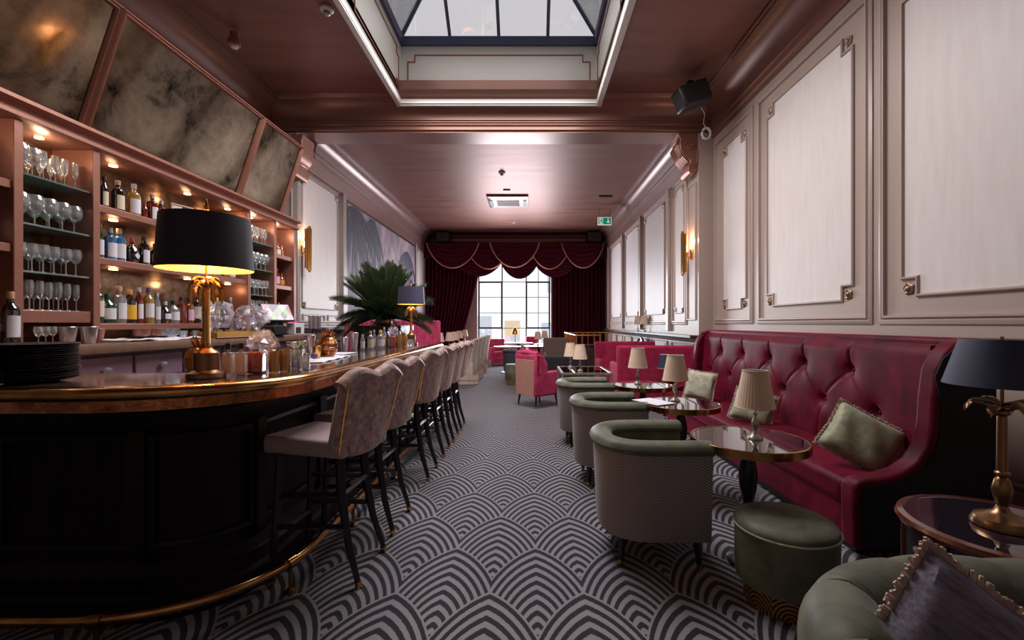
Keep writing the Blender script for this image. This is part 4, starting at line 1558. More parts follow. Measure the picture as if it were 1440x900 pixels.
tub = make_tub()
KIDCACHE.clear()
tub.location = (.71, 2.71, 0)
tub['label'] = 'green tub chair with herringbone outside, nearest the camera'
tub['group'] = 'green tub chairs facing the banquette'
dup(tub, (.69, 3.93, 0), .0, 'green tub chair with herringbone outside, middle one facing the banquette', tub['group'])
dup(tub, (.64, 5.12, 0), .0, 'green tub chair with herringbone outside, third and farthest of the row', tub['group'])
g1 = make_tub('greyfabric', 'greyfabric')
KIDCACHE.clear()
g1.location = (-.34, 11.15, 0)
g1.rotation_euler = (0, 0, 1.2)
g1['label'] = 'dark grey tub chair standing behind the raspberry wing chair'


# ---- round tables ----
def make_table(label, x, y, r=.31, z=TZ):
    t_ = thing('round_table', label, 'table', (x, y, 0))
    MB().lathe([(r - .012, z - .012), (r - .012, z), (.001, z)], 56).build('glass_top', 'blackglass', t_)
    MB().lathe([(r - .013, z - .042), (r, z - .040), (r, z + .001), (r - .004, z + .003), (r - .013, z + .002), (r - .013, z - .042)], 56).build('brass_rim', 'brass', t_)
    MB().lathe([(r - .014, z - .028), (r - .014, z - .013), (.001, z - .013)], 40).lathe([(.001, z - .028), (r - .014, z - .028)], 40).build('underside', 'blackwood', t_)
    MB().lathe([(.07, z - .028), (.055, z - .045), (.034, z - .06), (.030, z - .10), (.042, z - .14), (.050, z - .20), (.046, z - .27), (.032, z - .34), (.028, z - .36), (.040, z - .375), (.040, z - .39), (.028, z - .40), (.034, .16), (.05, .07), (.055, .05)], 20).build('turned_column', 'blackwood', t_)
    MB().lathe([(.115, 0), (.115, .018), (.10, .032), (.07, .045), (.05, .06), (.001, .06)], 32).build('base', 'blackwood', t_)
    return t_


M['blackglass'] = plain('black_glass', (0.018, 0.012, 0.020), 0.035, vary=0.1, coat=1.0, coatr=0.02)
make_table('round black glass table with brass rim nearest the camera', 1.238, 2.54)
make_table('round black glass table with brass rim, middle of the row', 1.235, 3.66)
make_table('round black glass table with brass rim, third of the row', 1.20, 4.76)
# menus on the middle table
o = MB().box(-.10, .10, -.15, .15, 0, .004).build('menu_card', 'white', None, smooth=False)
o.location = (1.02, 3.70, TZ + .0035)
o.rotation_euler = (0, 0, .5)
tag(o, 'pale folded menu lying on the middle round table', 'menu')


# ---- tufted banquette ----
sf = thing('banquette_sofa', 'long ruby velvet banquette with deep buttoned high back and wings', 'sofa', (0, 0, 0))
Y0, Y1 = 2.54, 6.32
btn = []
for k in range(9):
    btn.append((3.12 + k * .57, .73))
for k in range(7):
    btn.append((3.40 + k * .57, 1.0))
btn = [(y, z) for (y, z) in btn if Y0 + .3 < y < Y1 - .25]


def back_x(y, z):
    x = 2.36 + .06 * (z - .42) / .8
    if z > 1.14:
        x += .30 * ((z - 1.14) / .12) ** 2 * .35
    d = 0
    for (by, bz) in btn:
        r2 = ((y - by) ** 2 + (z - bz) ** 2)
        if r2 < .09:
            d += .045 * math.exp(-r2 / .0018) + .022 * math.exp(-r2 / .012)
        # diagonal pleats towards the next row
        if bz > .9:
            if 0 < z - bz < .22:
                d += .012 * math.exp(-((y - by) / .012) ** 2)
            for sg in (-1, 1):
                t_ = (bz - z) / .26
                if 0 < t_ < 1:
                    d += .009 * math.exp(-((y - by - sg * .285 * t_) / .016) ** 2)
        else:
            if 0 < bz - z < .3:
                d += .010 * math.exp(-((y - by) / .014) ** 2)
    return x + d


def bk(u, v):
    y = Y0 + .10 + (Y1 - Y0 - .2) * u
    z = .40 + .86 * v
    if v > .97:
        return (2.50, y, 1.262)
    return (back_x(y, z), y, z)


MB().grid(bk, 420, 70).build('tufted_back', 'redvelvet', sf)
MB().box(2.47, 2.66, Y0 + .06, Y1 - .06, .08, 1.265).build('back_frame', 'redvelvet', sf, bevel=.03, seg=3)
for (y, z) in btn:
    MB().sphere((back_x(y, z) - .004, y, z), .016, 10, 6).build('button', 'redvelvet', sf)
wing = [(1.85, .06), (1.84, .40), (1.86, .445), (1.91, .462), (2.02, .475), (2.12, .505), (2.20, .56), (2.255, .64), (2.285, .76), (2.295, .92), (2.315, 1.08), (2.36, 1.18), (2.42, 1.235), (2.50, 1.265), (2.64, 1.265), (2.66, 1.24), (2.66, .06)]
for (ya, yb_, nm) in ((Y0, Y0 + .13, 'wing'), (Y1 - .13, Y1, 'wing')):
    wg = MB().prism(wing, 'y', ya, yb_).build(nm, 'redvelvet', sf, bevel=.028, seg=4)
    if ya == Y0:
        MB().prism([(x + (.035 if x < 2.3 else -.02), z - .03 if z > .2 else z + .01) for x, z in wing], 'y', ya - .006, ya + .002).build('unlit_side_panel', 'shadeblack', wg, smooth=False)['label'] = 'black sheet standing for shade on the outer side'  # added sheet, blackened to paint the shade on the wing's outer face
# soft rolled corner fillets where back meets wings
for (yc_, sg) in ((Y0 + .12, 1), (Y1 - .12, -1)):
    b = MB()
    b.grid(lambda u, v: (2.30 + .14 * math.sin(u * PI / 2) + (.08 * v), yc_ + sg * (.16 * (1 - math.cos(u * PI / 2))), .42 + .80 * v), 14, 12)
    b.build('corner_fillet', 'redvelvet', sf)
MB().box(1.86, 2.46, Y0 + .12, Y1 - .12, .26, .425).build('seat', 'redvelvet', sf, bevel=.05, seg=5)
MB().box(1.88, 2.46, Y0 + .1, Y1 - .1, .06, .29).build('seat_front', 'redvelvet', sf, bevel=.02, seg=3)
MB().box(1.92, 2.6, Y0 + .1, Y1 - .1, .0, .06).build('plinth', 'blackwood', sf)


def cushion(label, loc, size, rot, mat, trimmat='fringe', parent=None):
    w_, h_, d_ = size
    c = thing('cushion', label, 'cushion', loc)
    c.rotation_euler = rot

    def fn(u, v, s_):
        x, y = 2 * u - 1, 2 * v - 1
        k = max(0, (1 - x ** 4) * (1 - y ** 4)) ** .5
        pinch = 1 - .07 * (1 - min(1, (x * x + y * y) / 1.6)) * 0
        sx_ = 1 - .05 * (1 - y * y)
        sy_ = 1 - .05 * (1 - x * x)
        wr_ = .006 * math.sin(7 * x + 3 * y) * k
        return (x * w_ / 2 * (1 - .06 * (1 - abs(y)) * abs(x)), s_ * (d_ / 2 * k + wr_), y * h_ / 2 * (1 - .06 * (1 - abs(x)) * abs(y)))
    b = MB()
    b.grid(lambda u, v: fn(u, v, 1), 18, 18)
    b.grid(lambda u, v: fn(u, v, -1), 18, 18)
    b.build('cover', mat, c)
    if trimmat:
        pts = []
        m_ = 18
        per = [(i / m_, 0) for i in range(m_)] + [(1, i / m_) for i in range(m_)] + [(1 - i / m_, 1) for i in range(m_)] + [(0, 1 - i / m_) for i in range(m_)]
        base = [Vector(fn(u, v, 0)) for u, v in per]
        fb_ = MB()
        for i, p in enumerate(base):
            q = base[(i + 1) % len(base)]
            for s_ in range(3):
                a = p.lerp(q, s_ / 3)
                o_ = Vector((a.x, 0, a.z)).normalized()
                e_ = a + o_ * .016 + Vector((R.uniform(-.004, .004), R.uniform(-.008, .008), R.uniform(-.004, .004)))
                fb_.tube([a - o_ * .003, e_], .0045, 4)
        f_ = fb_.build('fringe', trimmat, c)
        f_['kind'] = 'stuff'
    return c


cushion('pale green satin cushion leaning on the near wing of the ruby banquette', (2.16, 2.92, .60), (.40, .34, .15), (-.40, .50, -.55), 'cushiongreen')
M['cushprint'] = velvet('leafy_cream_print', rgb(150, 152, 130), rgb(206, 198, 180), sheen=0.2, rough=0.7, scale=16)
cushion('pale green cushion on the ruby banquette behind the nearest lamp', (2.10, 4.22, .56), (.36, .30, .13), (-.35, .2, -.7), 'cushiongreen')
cushion('leaf printed cushion with cream fringe at the far end of the banquette', (2.06, 5.42, .60), (.34, .34, .12), (-.30, .1, -.7), 'cushprint')

# ---- ottoman ----
ot = thing('round_ottoman', 'round sage velvet ottoman on a gold fan patterned base', 'ottoman', (1.245, 2.185, 0))
MB().lathe([(.185, 0), (.185, .105), (.001, .105)], 48).build('base', 'fanbase', ot)
MB().lathe([(.20, .10), (.222, .112), (.226, .20), (.226, .33), (.228, .365)], 48).build('drum', 'greenvelvet', ot)
MB().lathe([(.228, .362), (.229, .375), (.218, .395), (.18, .412), (.10, .422), (.001, .425)], 48).build('cushion_top', 'greenvelvet', ot)
MB().tube([(.230 * math.cos(a), .230 * math.sin(a), .366) for a in [2 * PI * i / 48 for i in range(48)]], .005, 6, closed=True).build('piping', 'cushiongreen', ot)

# ---- curved green loveseat in the foreground ----
ls = thing('curved_loveseat', 'curved sage velvet loveseat with channelled back at lower right', 'sofa', (1.40, .74, 0), -.22)
LP_ = []
aw, ah = .78, .50
for k in range(6):
    LP_.append((-aw, -.50 + .09 * k))
for k in range(97):
    a = PI - PI * k / 96
    e = 2 / 2.7
    c, s_ = math.cos(a), math.sin(a)
    LP_.append((aw * abs(c) ** e * (1 if c > 0 else -1), -.02 + ah * abs(s_) ** e))
for k in range(1, 7):
    LP_.append((aw, -.02 - .08 * k))
lb = MB()
secs = []
cz = .66
b = MB()
pr = []
N_ = len(LP_)
vs, fs = [], []
prof = [(-.02, .12), (-.045, .40)] + [(.05 - .10 * math.cos(q * PI / 14) , .60 + .115 * math.sin(q * PI / 14)) for q in range(15)] + [(.14, .50), (.13, .40), (.10, .12)]
sub = []
for i in range(N_ - 1):
    for j in range(2):
        sub.append(Vector(LP_[i]).lerp(Vector(LP_[i + 1]), j / 6))
sub.append(Vector(LP_[-1]))
acc = 0
for i, p in enumerate(sub):
    d = (sub[min(i + 3, len(sub) - 1)] - sub[max(i - 3, 0)]).normalized()
    nx = Vector((d.y, -d.x))
    if i:
        acc += (p - sub[i - 1]).length
    ch = abs(math.sin(acc * PI / .26)) ** .35
    for (o_, z) in prof:
        oo = o_ - (0 if o_ < .05 else .022 * (1 - ch)) if True else o_
        zz = z - (.012 * (1 - ch) if z > .6 else 0)
        vs.append((p.x + nx.x * oo, p.y + nx.y * oo, zz))
k = len(prof)
for i in range(len(sub) - 1):
    for j in range(k):
        j2 = (j + 1) % k
        fs.append((i * k + j, (i + 1) * k + j, (i + 1) * k + j2, i * k + j2))
fs.append(tuple(range(k)))
fs.append(tuple((len(sub) - 1) * k + j for j in reversed(range(k))))
MB().add(vs, fs).build('channelled_back', 'greenvelvet', ls)
for sx in (-1, 1):
    MB().sphere((sx * .73, -.50, .60), .102, 20, 14, sx=.95, sy=.5, sz=1.1).build('arm_front', 'greenvelvet', ls)
MB().prism([(x * .86, y * .86 - .02) for x, y in LP_], 'z', .22, .44).build('seat', 'greenvelvet', ls, bevel=.035, seg=4)
MB().prism([(x * .94, y * .94) for x, y in LP_], 'z', .10, .22).build('seat_base', 'greenvelvet', ls, bevel=.01)
for (x, y) in ((-.62, -.42), (.62, -.42), (-.55, .32), (.55, .32)):
    leg_mesh((x, y, .12), (x, y, 0), .024, .016, 0, 'goldbright', ls)
cv = cushion('violet-grey slub cushion with cream fringe on the foreground loveseat', (.93, .96, .615), (.34, .34, .13), (-.28, .62, -.35), 'violet')

# ---- dark side table with the brass lamp ----
sd = thing('drum_side_table', 'dark oval drum side table with mahogany rim at the right edge', 'side table', (1.76, 1.655, 0))
M['redwood'] = plain('polished_red_mahogany', rgb(86, 40, 28), 0.18, vary=0.25, scale=8, coat=0.6, coatr=0.08)
MB().lathe([(.305, .565), (.315, .57), (.322, .585), (.315, .60), (.295, .605), (.288, .598), (.288, .565)], 56).build('rim', 'redwood', sd)
MB().lathe([(.289, .59), (.289, .599), (.001, .599)], 56).build('glass_top', 'blackglass', sd)
MB().lathe([(.285, .06), (.29, .07), (.29, .57), (.001, .57)], 56).build('drum_body', 'blackwood', sd)
for k in range(8):
    a = 2 * PI * k / 8 + .2
    MB().box(.286, .302, -.016, .016, .03, .57, Matrix.Rotation(a, 4, 'Z')).build('upright_strip', 'redwood', sd, bevel=.003)
MB().prism([(.28, -.07), (.296, -.07), (.296, .07), (.28, .07)], 'z', .40, .54, Matrix.Rotation(-PI / 2 - .9, 4, 'Z')).build('drawer_front', 'redwood', sd, bevel=.003)
MB().lathe([(.30, 0), (.305, .01), (.305, .05), (.29, .065), (.001, .065)], 56).build('plinth', 'redwood', sd)


# ---- generic upholstered pieces further away ----
def block_chair(name, label, cat, loc, rz, w_, d_, h, seat, arm, mat, legs=.18, backmat=None, skirt=None, buttons=False, arms=True, armt=.09):
    """faces local -y"""
    t_ = thing(name, label, cat, loc, rz)
    b = MB()
    b.box(-w_ / 2, w_ / 2, d_ / 2 - .12, d_ / 2, legs, h)
    bk_ = b.build('backrest', mat, t_, bevel=.04, seg=3)
    if backmat:
        MB().box(-w_ / 2 + .04, w_ / 2 - .04, d_ / 2 - .004, d_ / 2 + .008, legs + .01, h - .10).build('woven_back', backmat, bk_, bevel=.003)['label'] = 'rose and cream zigzag woven back'
    MB().box(-w_ / 2 + (armt if arms else 0), w_ / 2 - (armt if arms else 0), -d_ / 2, d_ / 2 - .10, legs + .12, seat).build('seat', mat, t_, bevel=.03, seg=3)
    MB().box(-w_ / 2 + .01, w_ / 2 - .01, -d_ / 2 + .01, d_ / 2 - .02, legs, legs + .14).build('seat_base', mat, t_, bevel=.01)
    if arms:
        for sx in (-1, 1):
            x0, x1 = sorted((sx * w_ / 2, sx * (w_ / 2 - armt)))
            MB().box(x0, x1, -d_ / 2, d_ / 2 - .05, legs, arm).build('arm', mat, t_, bevel=.03, seg=3)
    if legs > .05:
        for sx in (-1, 1):
            for sy in (-1, 1):
                leg_mesh((sx * (w_ / 2 - .06), sy * (d_ / 2 - .07), legs + .01), (sx * (w_ / 2 - .045), sy * (d_ / 2 - .04), 0), .026, .015, 0, 'goldbright', t_)
    return t_


rc = block_chair('wing_chair', 'raspberry velvet wing chair with zigzag woven back, alone on the carpet', 'armchair', (.13, 7.40, 0), 2.29, .52, .56, .87, .44, .58, 'pinkvelvet', .19, 'zigzag')
for sx in (-1, 1):
    MB().prism([(.20, .50), (.27, .50), (.27, .86), (.24, .87), (.10, .84), (.02, .70), (.02, .58)], 'x', sx * .26 - .03 * (sx > 0), sx * .26 + .03 * (sx < 0) + .0).build('wing', 'pinkvelvet', rc, bevel=.015, seg=2)
MB().tube([(-.25, .22, .86), (0, .24, .885), (.25, .22, .86)], .045, 10).build('top_roll', 'pinkvelvet', rc)
block_chair('armchair', 'raspberry armchair by the window, at the end of the left tables', 'armchair', (-1.05, 14.7, 0), .35, .60, .6, .84, .44, .58, 'pinkvelvet', .05)
block_chair('armchair', 'raspberry chair low behind the tables below the window pane', 'armchair', (.13, 15.6, 0), .2, .45, .5, .90, .44, .62, 'pinkvelvet', .1)
# two red sofas beyond the banquette
block_chair('low_sofa', 'raspberry velvet sofa with its plain back to the camera beyond the third table', 'sofa', (2.03, 7.5, 0), PI, 1.28, .72, 1.0, .44, .68, 'redback', .06) if False else None
M['redback'] = velvet('crimson_velvet', (0.27, 0.012, 0.045), (0.42, 0.03, 0.09), sheen=0.7)
s1 = block_chair('low_sofa', 'crimson velvet sofa seen from behind beyond the third round table', 'sofa', (2.04, 7.45, 0), PI, 1.30, .72, 1.0, .44, .70, 'redback', .06)
s2 = block_chair('low_sofa', 'crimson velvet sofa facing the camera below the wall ledge', 'sofa', (2.05, 9.35, 0), 0, 1.30, .74, .965, .44, .62, 'redback', .06)
s3 = block_chair('low_sofa', 'taupe linen sofa in front of the window beside the stair rail', 'sofa', (.68, 11.4, 0), 0, .66, .7, .98, .44, .60, 'taupefabric', .1)

s4 = block_chair('low_sofa', 'black velvet sofa with its back to the camera behind the raspberry chair', 'sofa', (.62, 9.3, 0), PI, .92, .62, .70, .42, .60, 'navyfabric', .06)
o = thing('round_ottoman', 'small green ottoman with gold base under the dark grey chair', 'ottoman', (-.36, 9.95, 0))
MB().lathe([(.16, 0), (.16, .10), (.001, .10)], 24).build('base', 'goldbright', o)
MB().lathe([(.18, .10), (.19, .12), (.19, .42), (.17, .45), (.001, .465)], 24).build('drum', 'greenvelvet', o)

# metal framed table with the two lamps
mt = thing('metal_coffee_table', 'square metal framed table with dark top carrying two cream lamps', 'table', (.80, 6.75, 0))
zt = .66
MB().frame(rect(-.36, .36, -.50, .50), [(0, -.03), (0, 0), (.035, 0), (.035, -.03)], lambda u, v_, h: (u, v_, zt + h)).build('frame', 'pewter', mt, smooth=False)
MB().box(-.33, .33, -.47, .47, zt - .018, zt - .004).build('glass_top', 'blackglass', mt, smooth=False)
for sx in (-1, 1):
    for sy in (-1, 1):
        MB().box(sx * .345 - .014, sx * .345 + .014, sy * .485 - .014, sy * .485 + .014, 0, zt - .03).build('leg', 'pewter', mt)
MB().frame(rect(-.36, .36, -.50, .50), [(0, -.02), (0, 0), (.028, 0), (.028, -.02)], lambda u, v_, h: (u, v_, .16 + h)).build('lower_rail', 'pewter', mt, smooth=False)
tsm = make_table('small dark round table under the navy shaded lamp', 2.03, 6.75, .2, .50)

# row of skirted chairs at the left tables
def skirted(label, x, y, first=None):
    t_ = thing('skirted_chair', label, 'chair', (x, y, 0))
    # faces -x; high back flaring outward at the top

    def fn(u, v, s_):
        yy_ = (u - .5) * (.44 + .08 * v)
        xx = .16 + .10 * v ** 2 - .07 * (abs(u - .5) * 2) ** 2 + (0 if s_ else -.09)
        return (xx, yy_, .20 + .79 * v + .02 * math.sin(PI * u) * v)
    b = MB()
    nu, nv = 11, 9
    vs = [fn(i / (nu - 1), j / (nv - 1), s_) for s_ in (0, 1) for j in range(nv) for i in range(nu)]
    N = nu * nv
    fs = []
    for j in range(nv - 1):
        for i in range(nu - 1):
            a = j * nu + i
            fs += [(a, a + 1, a + nu + 1, a + nu), (N + a, N + a + nu, N + a + nu + 1, N + a + 1)]
    for i in range(nu - 1):
        a = (nv - 1) * nu + i
        fs += [(i, N + i, N + i + 1, i + 1), (a, a + 1, N + a + 1, N + a)]
    for j in range(nv - 1):
        a = j * nu
        b2 = a + nu - 1
        fs += [(a, a + nu, N + a + nu, N + a), (b2, N + b2, N + b2 + nu, b2 + nu)]
    b.add(vs, fs).build('backrest', 'creamfabric', t_, bevel=.01)
    MB().box(-.28, .14, -.22, .22, .20, .50).build('seat', 'creamfabric', t_, bevel=.03, seg=3)
    for zz, nm in ((.20, 'fringe_trim'), (.11, 'fringe_trim')):
        MB().grid(lambda u, v: ((.0 + (.27 + .012 * math.sin(u * 2 * PI * 22) + .02 * (1 - v)) * (abs(math.cos(2 * PI * u)) ** .5) * (1 if math.cos(2 * PI * u) > 0 else -1) - .04), (.235 + .012 * math.sin(u * 2 * PI * 22) + .02 * (1 - v)) * (abs(math.sin(2 * PI * u)) ** .5) * (1 if math.sin(2 * PI * u) > 0 else -1), zz - .10 + .12 * v), 132, 2, closed_u=True).build(nm, 'fringe', t_)
    return t_


SKG = 'cream skirted chairs along the left tables'
sk = skirted('cream skirted chair with fringed hem, nearest the camera', -1.40, 10.1)
sk['group'] = SKG
KIDCACHE.clear()
for (x, y, lab) in ((-1.42, 11.2, 'cream skirted chair with fringed hem, second of the four'), (-1.44, 12.45, 'cream skirted chair with fringed hem, third of the four'), (-1.47, 14.1, 'cream skirted chair with fringed hem, nearest the window')):
    dup(sk, (x, y, 0), 0, lab, SKG)
# tables below the left lamps
for (y, lab) in ((9.75, 'long dark table at the left, under the nearest cream lamps'), (11.0, 'long dark table at the left, second from the bar'), (12.6, 'long dark table at the left, third from the bar'), (14.3, 'long dark table at the left, nearest the window')):
    t_ = thing('dining_table', lab, 'table', (-2.0, y, 0))
    MB().box(-.32, .32, -.42 if y != 11.0 else -.45, .42, .735, .759).build('tabletop', 'bartop', t_, bevel=.006)
    MB().lathe([(.20, 0), (.20, .02), (.05, .04), (.035, .4), (.05, .70), (.14, .735)], 20).build('pedestal', 'blackwood', t_)

# pink channelled banquette behind the bar end
pb = thing('channelled_banquette', 'bright raspberry channelled banquette back behind the bar end', 'sofa', (0, 0, 0))
def chb(pts2, z0, z1, nm):
    acc = [0]
    for i in range(1, len(pts2)):
        acc.append(acc[-1] + (Vector(pts2[i]) - Vector(pts2[i - 1])).length)
    L = acc[-1]

    def at(s_):
        s_ = min(max(s_, 0), L)
        for i in range(1, len(pts2)):
            if acc[i] >= s_ - 1e-9:
                f_ = (s_ - acc[i - 1]) / max(1e-9, acc[i] - acc[i - 1])
                a, b = Vector(pts2[i - 1]), Vector(pts2[i])
                return a + (b - a) * f_, (b - a).normalized()
    n = int(L / .012)

    def fn(u, v, side):
        p, d = at(u * L)
        nn = Vector((-d.y, d.x))
        r = .028 * abs(math.sin(u * L * PI / .085)) ** .6
        q = p + nn * (side * (.06 + r))
        zz = z0 + (z1 - z0) * v + (.012 * abs(math.sin(u * L * PI / .085)) if v > .9 else 0)
        return (q.x, q.y, zz)
    b = MB()
    b.grid(lambda u, v: fn(u, v, 1), n, 3)
    b.grid(lambda u, v: fn(u, v, -1), n, 3)
    b.grid(lambda u, v: tuple(Vector(fn(u, 1, -1)).lerp(Vector(fn(u, 1, 1)), v) + Vector((0, 0, .03 * math.sin(PI * v)))), n, 5)
    b.build(nm, 'pinkvelvet', pb)


chb([(-3.60, 8.75), (-2.6, 8.75), (-2.15, 8.85), (-1.85, 9.1)], .1, 1.375, 'channelled_back')
chb([(-3.60, 9.0), (-3.60, 15.6)], .1, 1.25, 'channelled_back')
MB().box(-3.52, -2.55, 8.85, 15.6, .08, .46).build('seat', 'pinkvelvet', pb, bevel=.04, seg=3)

# far stone tables and clutter in front of the window
for (x, y, r_, z, lab) in ((-.35, 13.9, .45, .755, 'round white-topped table under the cone shaded lamp'), (.25, 12.35, .42, .735, 'round white-topped table with grey papers before the window'), (-.62, 12.4, .38, .72, 'grey-topped round table behind the dark grey chair'), (.42, 13.6, .3, .735, 'small round table against the right window edge')):
    t_ = thing('stone_table', lab, 'table', (x, y, 0))
    MB().lathe([(r_ - .01, z - .03), (r_, z - .02), (r_, z - .004), (r_ - .008, z), (.001, z)], 36).build('stone_top', 'stonegrey', t_)
    MB().lathe([(.18, 0), (.18, .02), (.04, .05), (.035, z - .08), (.12, z - .03)], 16).build('pedestal', 'blackwood', t_)

# stair enclosure with gold rail
sr = thing('stair_railing', 'dark stair enclosure with thin gold handrail and balusters', 'railing', (0, 0, 0))
ZR = 1.085
MB().tube([(1.03, 10.05, ZR), (1.03, 13.1, ZR), (2.62, 13.1, ZR)], .018, 8).build('handrail', 'gold', sr)
MB().tube([(1.03, 10.05, ZR), (1.6, 10.05, ZR)], .018, 8).build('handrail', 'gold', sr)
for k in range(12):
    MB().tube([(1.03, 10.05 + k * .277, 0), (1.03, 10.05 + k * .277, ZR)], .011, 6).build('baluster', 'gold', sr)
for k in range(1, 5):
    MB().tube([(1.03 + k * .14, 10.05, .0), (1.03 + k * .14, 10.05, ZR)], .010, 6).build('baluster', 'gold', sr)
for k in range(1, 10):
    MB().tube([(1.03 + k * .17, 13.1, .0), (1.03 + k * .17, 13.1, ZR)], .010, 6).build('baluster', 'gold', sr)
MB().box(1.05, 1.07, 10.1, 13.0, .02, .80).build('glass_panel', 'shelfglass', sr, smooth=False)
sd2 = thing('low_cabinet', 'dark grey cabinet standing behind the twin cream lamps', 'cabinet', (1.75, 10.5, 0))
MB().box(-.45, .55, 0, .45, .06, .82).build('body', 'darkgrey', sd2, bevel=.008)
for k in range(3):
    MB().box(-.44 + k * .33, -.13 + k * .33, -.015, 0, .10, .78).build('door', 'darkgrey', sd2, bevel=.005)
MB().box(-.47, .57, -.03, .47, .82, .85).build('cabinet_top', 'blackwood', sd2, bevel=.004)
# black arch ornament seen on the right below the ledge
ar = thing('arched_mirror', 'small black arched mirror against the grey wainscot under the wall ledge', 'mirror', (2.70, 10.9, .62))
pts = [(0, .30 * math.cos(a), .12 + .26 * math.sin(a)) for a in [PI * k / 16 for k in range(17)]]
MB().tube([(0, .30, -.5)] + pts + [(0, -.30, -.5)], .035, 8).build('frame', 'blackwood', ar)
MB().prism([(.28, -.5)] + [(.28 * math.cos(a), .12 + .24 * math.sin(a)) for a in [PI * k / 16 for k in range(17)]] + [(-.28, -.5)], 'x', .0, .02).build('mirror_glass', 'silver', ar)

# ---- cycad in its black planter ----
pl_ = thing('black_planter', 'big square black planter behind the bar carrying the cycad', 'planter', (-2.28, 7.0, 0))
MB().prism([(-.34, -.34), (.34, -.34), (.34, .34), (-.34, .34)], 'z', 0, 1.30).build('box', 'blackwood', pl_, bevel=.02)
MB().frame(rect(-.37, .37, -.37, .37), [(0, -.05), (0, .03), (.05, .03), (.05, -.05)], lambda u, v_, h: (u, v_, 1.29 + h)).build('rim', 'blackwood', pl_, smooth=False)
MB().box(-.31, .31, -.31, .31, 1.26, 1.295).build('soil', 'darkgrey', pl_, smooth=False)
cy = thing('cycad_palm', 'large dark green cycad with stiff feather fronds behind the bar', 'plant', (-2.28, 7.0, 1.29))
MB().lathe([(.10, 0), (.13, .06), (.12, .14), (.06, .2), (.001, .22)], 16).build('trunk', 'bronze', cy)


def frond_mesh(L, droop, seed):
    rr = random.Random(seed)
    b = MB()
    pts = []
    n = 26
    for i in range(n + 1):
        s_ = i / n
        pts.append(Vector((L * s_ * (1 - .12 * s_ * droop), 0, -droop * L * .42 * s_ ** 2.2)))
    b.tube(pts[::2], [.010 * (1 - .8 * i / 13) + .002 for i in range(14)], 5)
    for i in range(2, n * 2 - 1):
        s_ = i / (n * 2)
        f_ = s_ * n
        p = pts[int(f_)].lerp(pts[min(n, int(f_) + 1)], f_ - int(f_))
        ll = .26 * (math.sin(PI * (s_ * .86 + .10)) ** .7) * rr.uniform(.9, 1.05) * L / .9
        for sg in (-1, 1):
            d = Vector((.55 + .5 * s_, sg * .78, .32)).normalized()
            q = p + d * ll
            m_ = p + d * ll * .5 + Vector((0, 0, .015))
            wv = Vector((.012, 0, .002))
            a = len(b.v)
            b.add([p - wv * .8, p + wv * .8, m_ + wv, m_ - wv, q], [(0, 1, 2, 3), (3, 2, 4)])
    return b


fms = []
for sd_, (L, dr_) in enumerate(((.94, .28), (.96, .6), (.84, .9))):
    fms.append(frond_mesh(L, dr_, sd_).build('frond', 'leaf', cy, fix=False))
k = 0
for (cnt, elev, mi, off_) in ((11, 1.35, 0, .2), (15, 1.12, 0, .5), (16, .86, 0, .1), (15, .58, 1, .35), (13, .28, 2, .0), (9, .02, 2, .6)):
    for j in range(cnt):
        a = 2 * PI * j / cnt + off_ + R.uniform(-.12, .12)
        o_ = fms[mi]
        if k >= 3 or mi != k:
            o_ = bpy.data.objects.new('frond', fms[mi].data)
            COL.objects.link(o_)
            o_.parent = cy
        o_.location = (.03 * math.cos(a), .03 * math.sin(a), .14)
        o_.rotation_euler = (R.uniform(-.3, .3), -elev + R.uniform(-.07, .07), a)
        s_ = R.uniform(.86, 1.05) * (.95 if elev > .9 else .92)
        o_.scale = (s_, s_, s_)
        k += 1
for i_, f_ in enumerate(fms[1:]):
    a = 1.1 + i_ * 2.2
    f_.location = (0, 0, .14)
    f_.rotation_euler = (0, -.5 + .3 * i_, a)
    f_.scale = (.8, .8, .8)

# =====================================================================
# BOTTLES AND GLASSES
# =====================================================================
PROF = {
    'bordeaux': ([(.037, 0), (.038, .01), (.038, .19), (.034, .215), (.018, .235), (.0145, .25), (.0145, .30)], .05, .17, .0385),
    'spirit': ([(.040, 0), (.041, .01), (.041, .16), (.036, .185), (.018, .20), (.015, .215), (.015, .255)], .03, .14, .0415),
    'squat': ([(.047, 0), (.048, .01), (.048, .12), (.042, .145), (.02, .165), (.016, .175), (.016, .215)], .03, .11, .0485),
    'slim': ([(.030, 0), (.031, .01), (.031, .18), (.028, .21), (.015, .25), (.0125, .27), (.0125, .31)], .04, .17, .0315),
    'round': ([(.030, 0), (.050, .03), (.054, .08), (.046, .13), (.02, .16), (.016, .17), (.016, .22)], .045, .10, .0535),
    'small': ([(.020, 0), (.021, .006), (.021, .10), (.017, .115), (.010, .125), (.009, .135), (.009, .15)], .02, .09, .0215),
}
MESHC = {}


def cached(key, fn):
    if key not in MESHC:
        o = fn()
        MESHC[key] = o.data
        return o
    o = bpy.data.objects.new(key[0], MESHC[key])
    COL.objects.link(o)
    return o


